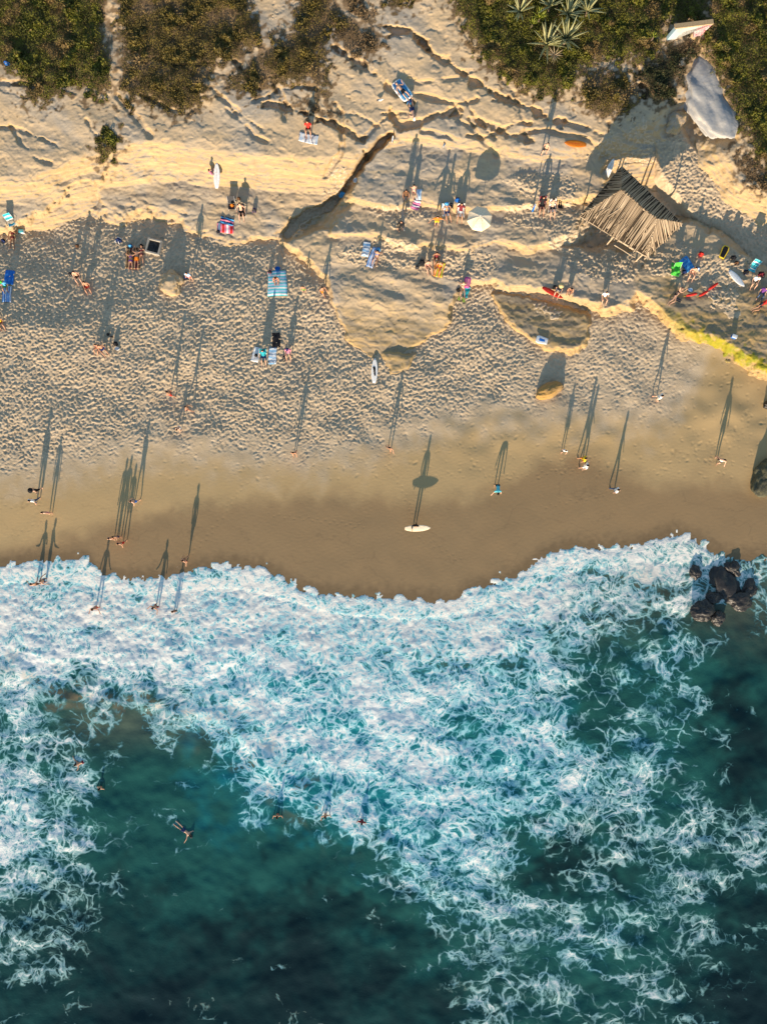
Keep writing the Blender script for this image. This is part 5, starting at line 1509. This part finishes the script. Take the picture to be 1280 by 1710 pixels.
# ------------------------------------------------------------------ people
H1 = ("hair", "hair_dark"); H2 = ("hair", "hair_brown"); H3 = ("hair", "hair_blond")
def bik(c): return [("bra", c), ("briefs", c)]
W_ = "people walking on the beach"; S_ = "people resting on the beach"; B_s = "bathers in the sea"
PEOPLE = [
 # u, v, pose, compass, size, skin, wear, label, dz, group
 (671, 152, "lie_back", 318, .97, "skin_a", [("trunks", "black"), H1], "sunbather in black trunks lying on the blue raft", "raft", S_),
 (688, 186, "lie_back", 168, .95, "skin_a", [("trunks", "navy"), ("cap", "white"), H1], "sunbather with a white cap lying below the navy bag", 0, S_),
 (515, 216, "sit", 180, 1.0, "skin_b", [("shirt", "red"), ("trunks", "black"), H1], "person in a red shirt sitting above the patterned towel", 0, S_),
 (907, 257, "walk", 210, 1.0, "skin_a", [("trunks", "black"), H1], "bare-chested walker in black trunks near the orange surfboard", 0, W_),
 (355, 292, "sit", 60, .95, "skin_a", [("shirt", "pink"), ("trunks", "grey"), H2], "person in pink sitting left of the white surfboard at the rock face", 0, S_),
 (404, 354, "chair", 180, 1.0, "skin_a", [("trunks", "black"), H1], "person in black trunks in the round-backed chair", .16, S_),
 (677, 334, "stand", 180, 1.0, "skin_c", [("shirt", "brown"), ("trunks", "black"), H1], "person in brown standing on the middle terrace casting a long shadow", 0, W_),
 (691, 321, "sit_out", 170, .95, "skin_a", [*bik("pink"), H1], "person in pink swimwear above the purple striped towel", 0, S_),
 (669, 384, "board", 185, 1.0, "skin_b", [("wetsuit", "black"), H1], "surfer in a black wetsuit carrying a grey board on the terrace", 0, W_),
 (728, 376, "arms_out", 180, 1.0, "skin_b", [("shirt", "orange"), ("trunks", "yellow"), H1], "person in orange shirt and yellow shorts standing with elbows out", 0, W_),
 (745, 355, "chair", 165, 1.0, "skin_b", [("trunks", "navy"), ("cap", "sky"), H2], "person with a blue cap in the turquoise chair", .16, S_),
 (768, 355, "chair", 185, 1.02, "skin_b", [("shirt", "maroon"), ("trunks", "white"), H1], "person in dark red shirt in the white chair by the umbrella", .16, S_),
 (903, 344, "chair", 180, 1.0, "skin_b", [("shirt", "black"), ("trunks", "black"), H1], "person dressed in black in the black and red chair", .16, S_),
 (920, 348, "chair", 175, 1.02, "skin_a", [("trunks", "black"), H1], "bare-chested person in black trunks in the white terrace chair", .16, S_),
 (629, 429, "sit_out", 200, .98, "skin_b", [*bik("blue"), H1], "sunbather in blue swimwear on the lengthwise striped towel", 0, S_),
 (714, 445, "sit", 165, 1.0, "skin_a", [*bik("pink"), H2], "person in pink bikini of the seated trio beside the large black bag", 0, S_),
 (728, 431, "sit", 180, 1.0, "skin_c", [("tank", "maroon"), ("trunks", "brown"), H1], "dark-haired person at the back of the seated trio", 0, S_),
 (733, 447, "sit", 200, 1.0, "skin_b", [("tank", "orange"), ("briefs", "red"), H3], "person in an orange top at the front of the seated trio", 0, S_),
 (772, 481, "sit_out", 182, .98, "skin_a", [*bik("black"), H3], "blond person in a black bikini beside the magenta bodyboard", 0, S_),
 (931, 485, "sit", 200, 1.0, "skin_a", [("shirt", "black"), ("trunks", "white"), ("sunhat", "straw")], "person in a straw sun hat sitting behind the red paddle board", 0, S_),
 (951, 484, "hug", 200, .98, "skin_b", [("trunks", "red"), H1], "person hugging their knees right of the red paddle board", 0, S_),
 (1007, 496, "sit", 180, 1.0, "skin_a", [("shirt", "white"), ("trunks", "tan"), H1], "person in a white shirt sitting on the ledge lip below the hut", 0, S_),
 (1153, 456, "sit", 190, 1.0, "skin_a", [*bik("maroon"), H1], "person in dark red bikini sitting by the zigzag towel", 0, S_),
 (1126, 494, "lie_side", 42, 1.0, "skin_a", [*bik("black"), H2], "sunbather lying on their side on the dark ledge", 0, S_),
 (1257, 470, "sit", 190, .98, "skin_a", [("shirt", "white"), ("trunks", "black"), H1], "person in white shirt and black shorts on shaded sand", 0, S_),
 (1269, 489, "sit", 200, 1.0, "skin_a", [("shirt", "purple"), ("pants", "jeans"), H1], "person in a purple shirt and jeans above the red-shirted one", 0, S_),
 (1269, 509, "lie_side", 60, 1.0, "skin_b", [("shirt", "red"), ("trunks", "charcoal"), H1], "person in a red shirt reclining on the algae-rimmed ledge", 0, S_),
 (22, 397, "lie_back", 0, 1.0, "skin_c", [*bik("maroon"), H1], "deeply tanned sunbather lying below the aqua chair", 0, S_),
 (12, 478, "sit", 180, .95, "skin_b", [("shirt", "sky"), ("trunks", "green"), ("cap", "green")], "person with a green cap between the two blue towels", 0, S_),
 (4, 538, "sit", 170, 1.0, "skin_b", [("tank", "yellow"), ("trunks", "maroon"), H1], "person in yellow and dark red below the streaked blue towel", 0, S_),
 (131, 462, "sit", 165, 1.0, "skin_a", [("trunks", "black"), H1], "pale bare-chested person in black trunks sitting on trampled sand", 0, S_),
 (148, 479, "sit", 170, 1.0, "skin_b", [("trunks", "red"), H1], "tanned person in red trunks sitting by the black bag", 0, S_),
 (219, 436, "lie_front", 0, 1.0, "skin_b", [*bik("purple"), H1], "sunbather in purple bikini in the row by the fire ring", 0, S_),
 (229, 431, "lie_front", 2, .98, "skin_b", [("trunks", "orange"), H1], "sunbather in orange trunks in the row by the fire ring", 0, S_),
 (237, 425, "lie_back", 0, .92, "skin_b", [*bik("maroon"), ("sunhat", "black")], "sunbather with a black sun hat in the row by the fire ring", 0, S_),
 (320, 467, "stand", 190, .97, "skin_a", [("shirt", "pale"), ("trunks", "red"), H2], "person in pale blue shirt and red shorts right of the buried boulder", 0, W_),
 (462, 466, "hug", 180, 1.0, "skin_b", [("tank", "pink"), ("briefs", "red"), H1], "person in pink curled up on the picnic towel", 0, S_),
 (508, 487, "stand", 180, .8, "skin_b", [("trunks", "green"), H1], "child in green trunks between the picnic towel and the rock", 0, W_),
 (540, 490, "walk", 140, 1.0, "skin_b", [("trunks", "orange"), H1], "person in orange trunks stepping past the corner of the central ledge", 0, W_),
 (173, 583, "sit", 150, 1.0, "skin_b", [("trunks", "blue"), H1], "tanned person in blue shorts sitting by small black bags", 0, S_),
 (165, 581, "sit", 200, .9, "skin_b", [*bik("red"), H1], "person in red swimwear beside the sitter in blue shorts", 0, S_),
 (441, 595, "chair", 180, .98, "skin_a", [("shirt", "teal"), ("trunks", "navy"), H2], "person in teal shirt between the white towels", .16, S_),
 (482, 589, "sit", 180, 1.0, "skin_a", [("shirt", "pink"), ("trunks", "white"), ("cap", "navy")], "person in pink shirt and navy cap sitting right of the towels", 0, S_),
 # walkers
 (289, 660, "walk", 280, 1.0, "skin_b", [("trunks", "red"), H1], "walker in red trunks on churned sand", 0, W_),
 (318, 684, "walk", 100, 1.0, "skin_b", [*bik("maroon"), H1], "walker in dark red bikini on churned sand", 0, W_),
 (302, 714, "crouch", 200, .75, "skin_a", [("trunks", "white"), H2], "crouching child in white shorts digging in churned sand", 0, W_),
 (493, 758, "walk", 180, 1.0, "skin_b", [*bik("red"), H2], "lone walker in red bikini where the trampled footprints end", 0, W_),
 (650, 750, "stride", 190, 1.0, "skin_b", [*bik("maroon"), H1], "lone walker in dark red on firm sand straight below the central ledge", 0, W_),
 (938, 754, "walk", 190, .78, "skin_a", [("shirt", "white"), ("trunks", "black"), H1], "small walker in white shirt beside the yellow and white pair", 0, W_),
 (968, 768, "walk", 90, 1.0, "skin_b", [("shirt", "yellow"), ("trunks", "orange"), H1], "walker in a yellow shirt of the strolling pair", 0, W_),
 (971, 779, "stride", 90, 1.0, "skin_a", [("shirt", "white"), ("trunks", "white"), H1], "walker in white of the strolling pair", 0, W_),
 (1021, 819, "walk", 100, 1.0, "skin_a", [("shirt", "white"), ("pants", "jeans"), H1], "walker in white shirt and jeans alone on damp sand", 0, W_),
 (1092, 666, "walk", 110, 1.0, "skin_a", [("shirt", "white"), ("trunks", "cream"), H1], "walker all in white below the algae ledge", 0, W_),
 (1194, 770, "stride", 200, 1.05, "skin_a", [("tank", "white"), ("trunks", "charcoal"), H1], "walker in white top and charcoal shorts near the mossy boulder", 0, W_),
 (68, 819, "walk", 200, 1.0, "skin_a", [("dress", "black"), ("sunhat", "black")], "walker in a black dress and wide black hat", 0, W_),
 (65, 836, "walk", 190, 1.0, "skin_a", [("shirt", "white"), ("pants", "jeans"), H1], "walker in white shirt and jeans next to the black hat", 0, W_),
 (86, 856, "stand", 190, 1.0, "skin_a", [*bik("pink"), H1], "person in pink bikini standing where the damp sand begins", 0, W_),
 (194, 898, "stand", 200, 1.0, "skin_a", [*bik("black"), H1], "person in black bikini in the trio on wet sand", 0, W_),
 (201, 896, "stand", 180, 1.02, "skin_b", [("trunks", "navy"), H1], "person in navy trunks in the trio on wet sand", 0, W_),
 (209, 906, "walk", 200, 1.0, "skin_b", [("trunks", "red"), H1], "person in red trunks in the trio on wet sand", 0, W_),
 (230, 837, "walk", 220, 1.0, "skin_a", [("trunks", "blue"), H1], "walker in blue trunks above the trio on wet sand", 0, W_),
 (314, 934, "stride", 220, .95, "skin_b", [*bik("maroon"), H1], "person in dark red bikini striding just above the foam", 0, W_),
 (828, 812, "bend", 180, 1.0, "skin_a", [("shirt", "aqua"), ("trunks", "black"), H1], "person in aqua shirt bending down to the wet sand", 0, W_),
 (692, 877, "board", 180, 1.04, "skin_b", [("wetsuit", "black"), H1], "surfer in black wetsuit carrying a white board down to the sea", 0, W_),
 # in the sea
 (68, 974, "wade", 340, 1.0, "skin_b", [("trunks", "brown"), H1], "bather wading in foam with arms raised, browner of the pair", "w.35", B_s),
 (81, 968, "wade", 70, 1.0, "skin_b", [("trunks", "navy"), H1], "bather in navy trunks wading beside the brown-trunked one", "w.35", B_s),
 (167, 1012, "wade", 180, 1.0, "skin_b", [*bik("red"), H1], "bather in red bikini alone in thick foam", "w.35", B_s),
 (266, 1010, "wade", 210, 1.0, "skin_b", [("trunks", "maroon"), H1], "bather in dark red trunks in thick foam", "w.35", B_s),
 (296, 1018, "stand", 180, .85, "skin_c", [("trunks", "charcoal"), H1], "smaller bather in charcoal trunks in thick foam", "w.45", B_s),
 (139, 1272, "swim", 250, .95, "skin_b", [("trunks", "maroon"), H1], "swimmer in dark red trunks among foam nets", "w.16", B_s),
 (178, 1305, "wade", 200, .95, "skin_b", [("trunks", "navy"), H1], "bather chest-deep at the end of the foam nets", "w1.15", B_s),
 (309, 1386, "swim", 128, 1.0, "skin_a", [("trunks", "navy"), ("cap", "charcoal"), H1], "swimmer in navy trunks alone in calm green water", "w.14", B_s),
 (467, 1350, "wade", 180, 1.0, "skin_b", [*bik("red"), H1], "bather chest-deep in the row facing the waves, in red", "w1.12", B_s),
 (545, 1350, "wade", 170, 1.0, "skin_b", [("trunks", "black"), H1], "bather chest-deep in the row facing the waves, in black trunks", "w1.12", B_s),
 (605, 1360, "wade", 190, 1.0, "skin_b", [("shirt", "maroon"), ("trunks", "black"), H1], "bather chest-deep in the row facing the waves, in dark red shirt", "w1.12", B_s),
]
for u, v, pn, comp, size, skin, wear, lab, dz, grp in PEOPLE:
    z = None
    if isinstance(dz, str):
        if dz == "raft": z = zr - .02
        else: z = wz(u, v) - float(dz[1:])
        dz = 0
    person(u, v, pn, comp, size, skin, wear, lab, dz, z, grp)
surfboard(697, 882, 2.1, .55, 88, "cream", "white surfboard held by the surfer in the black wetsuit on wet sand", z=gz(697, 882) + .92, roll=.25, stripe="pale")
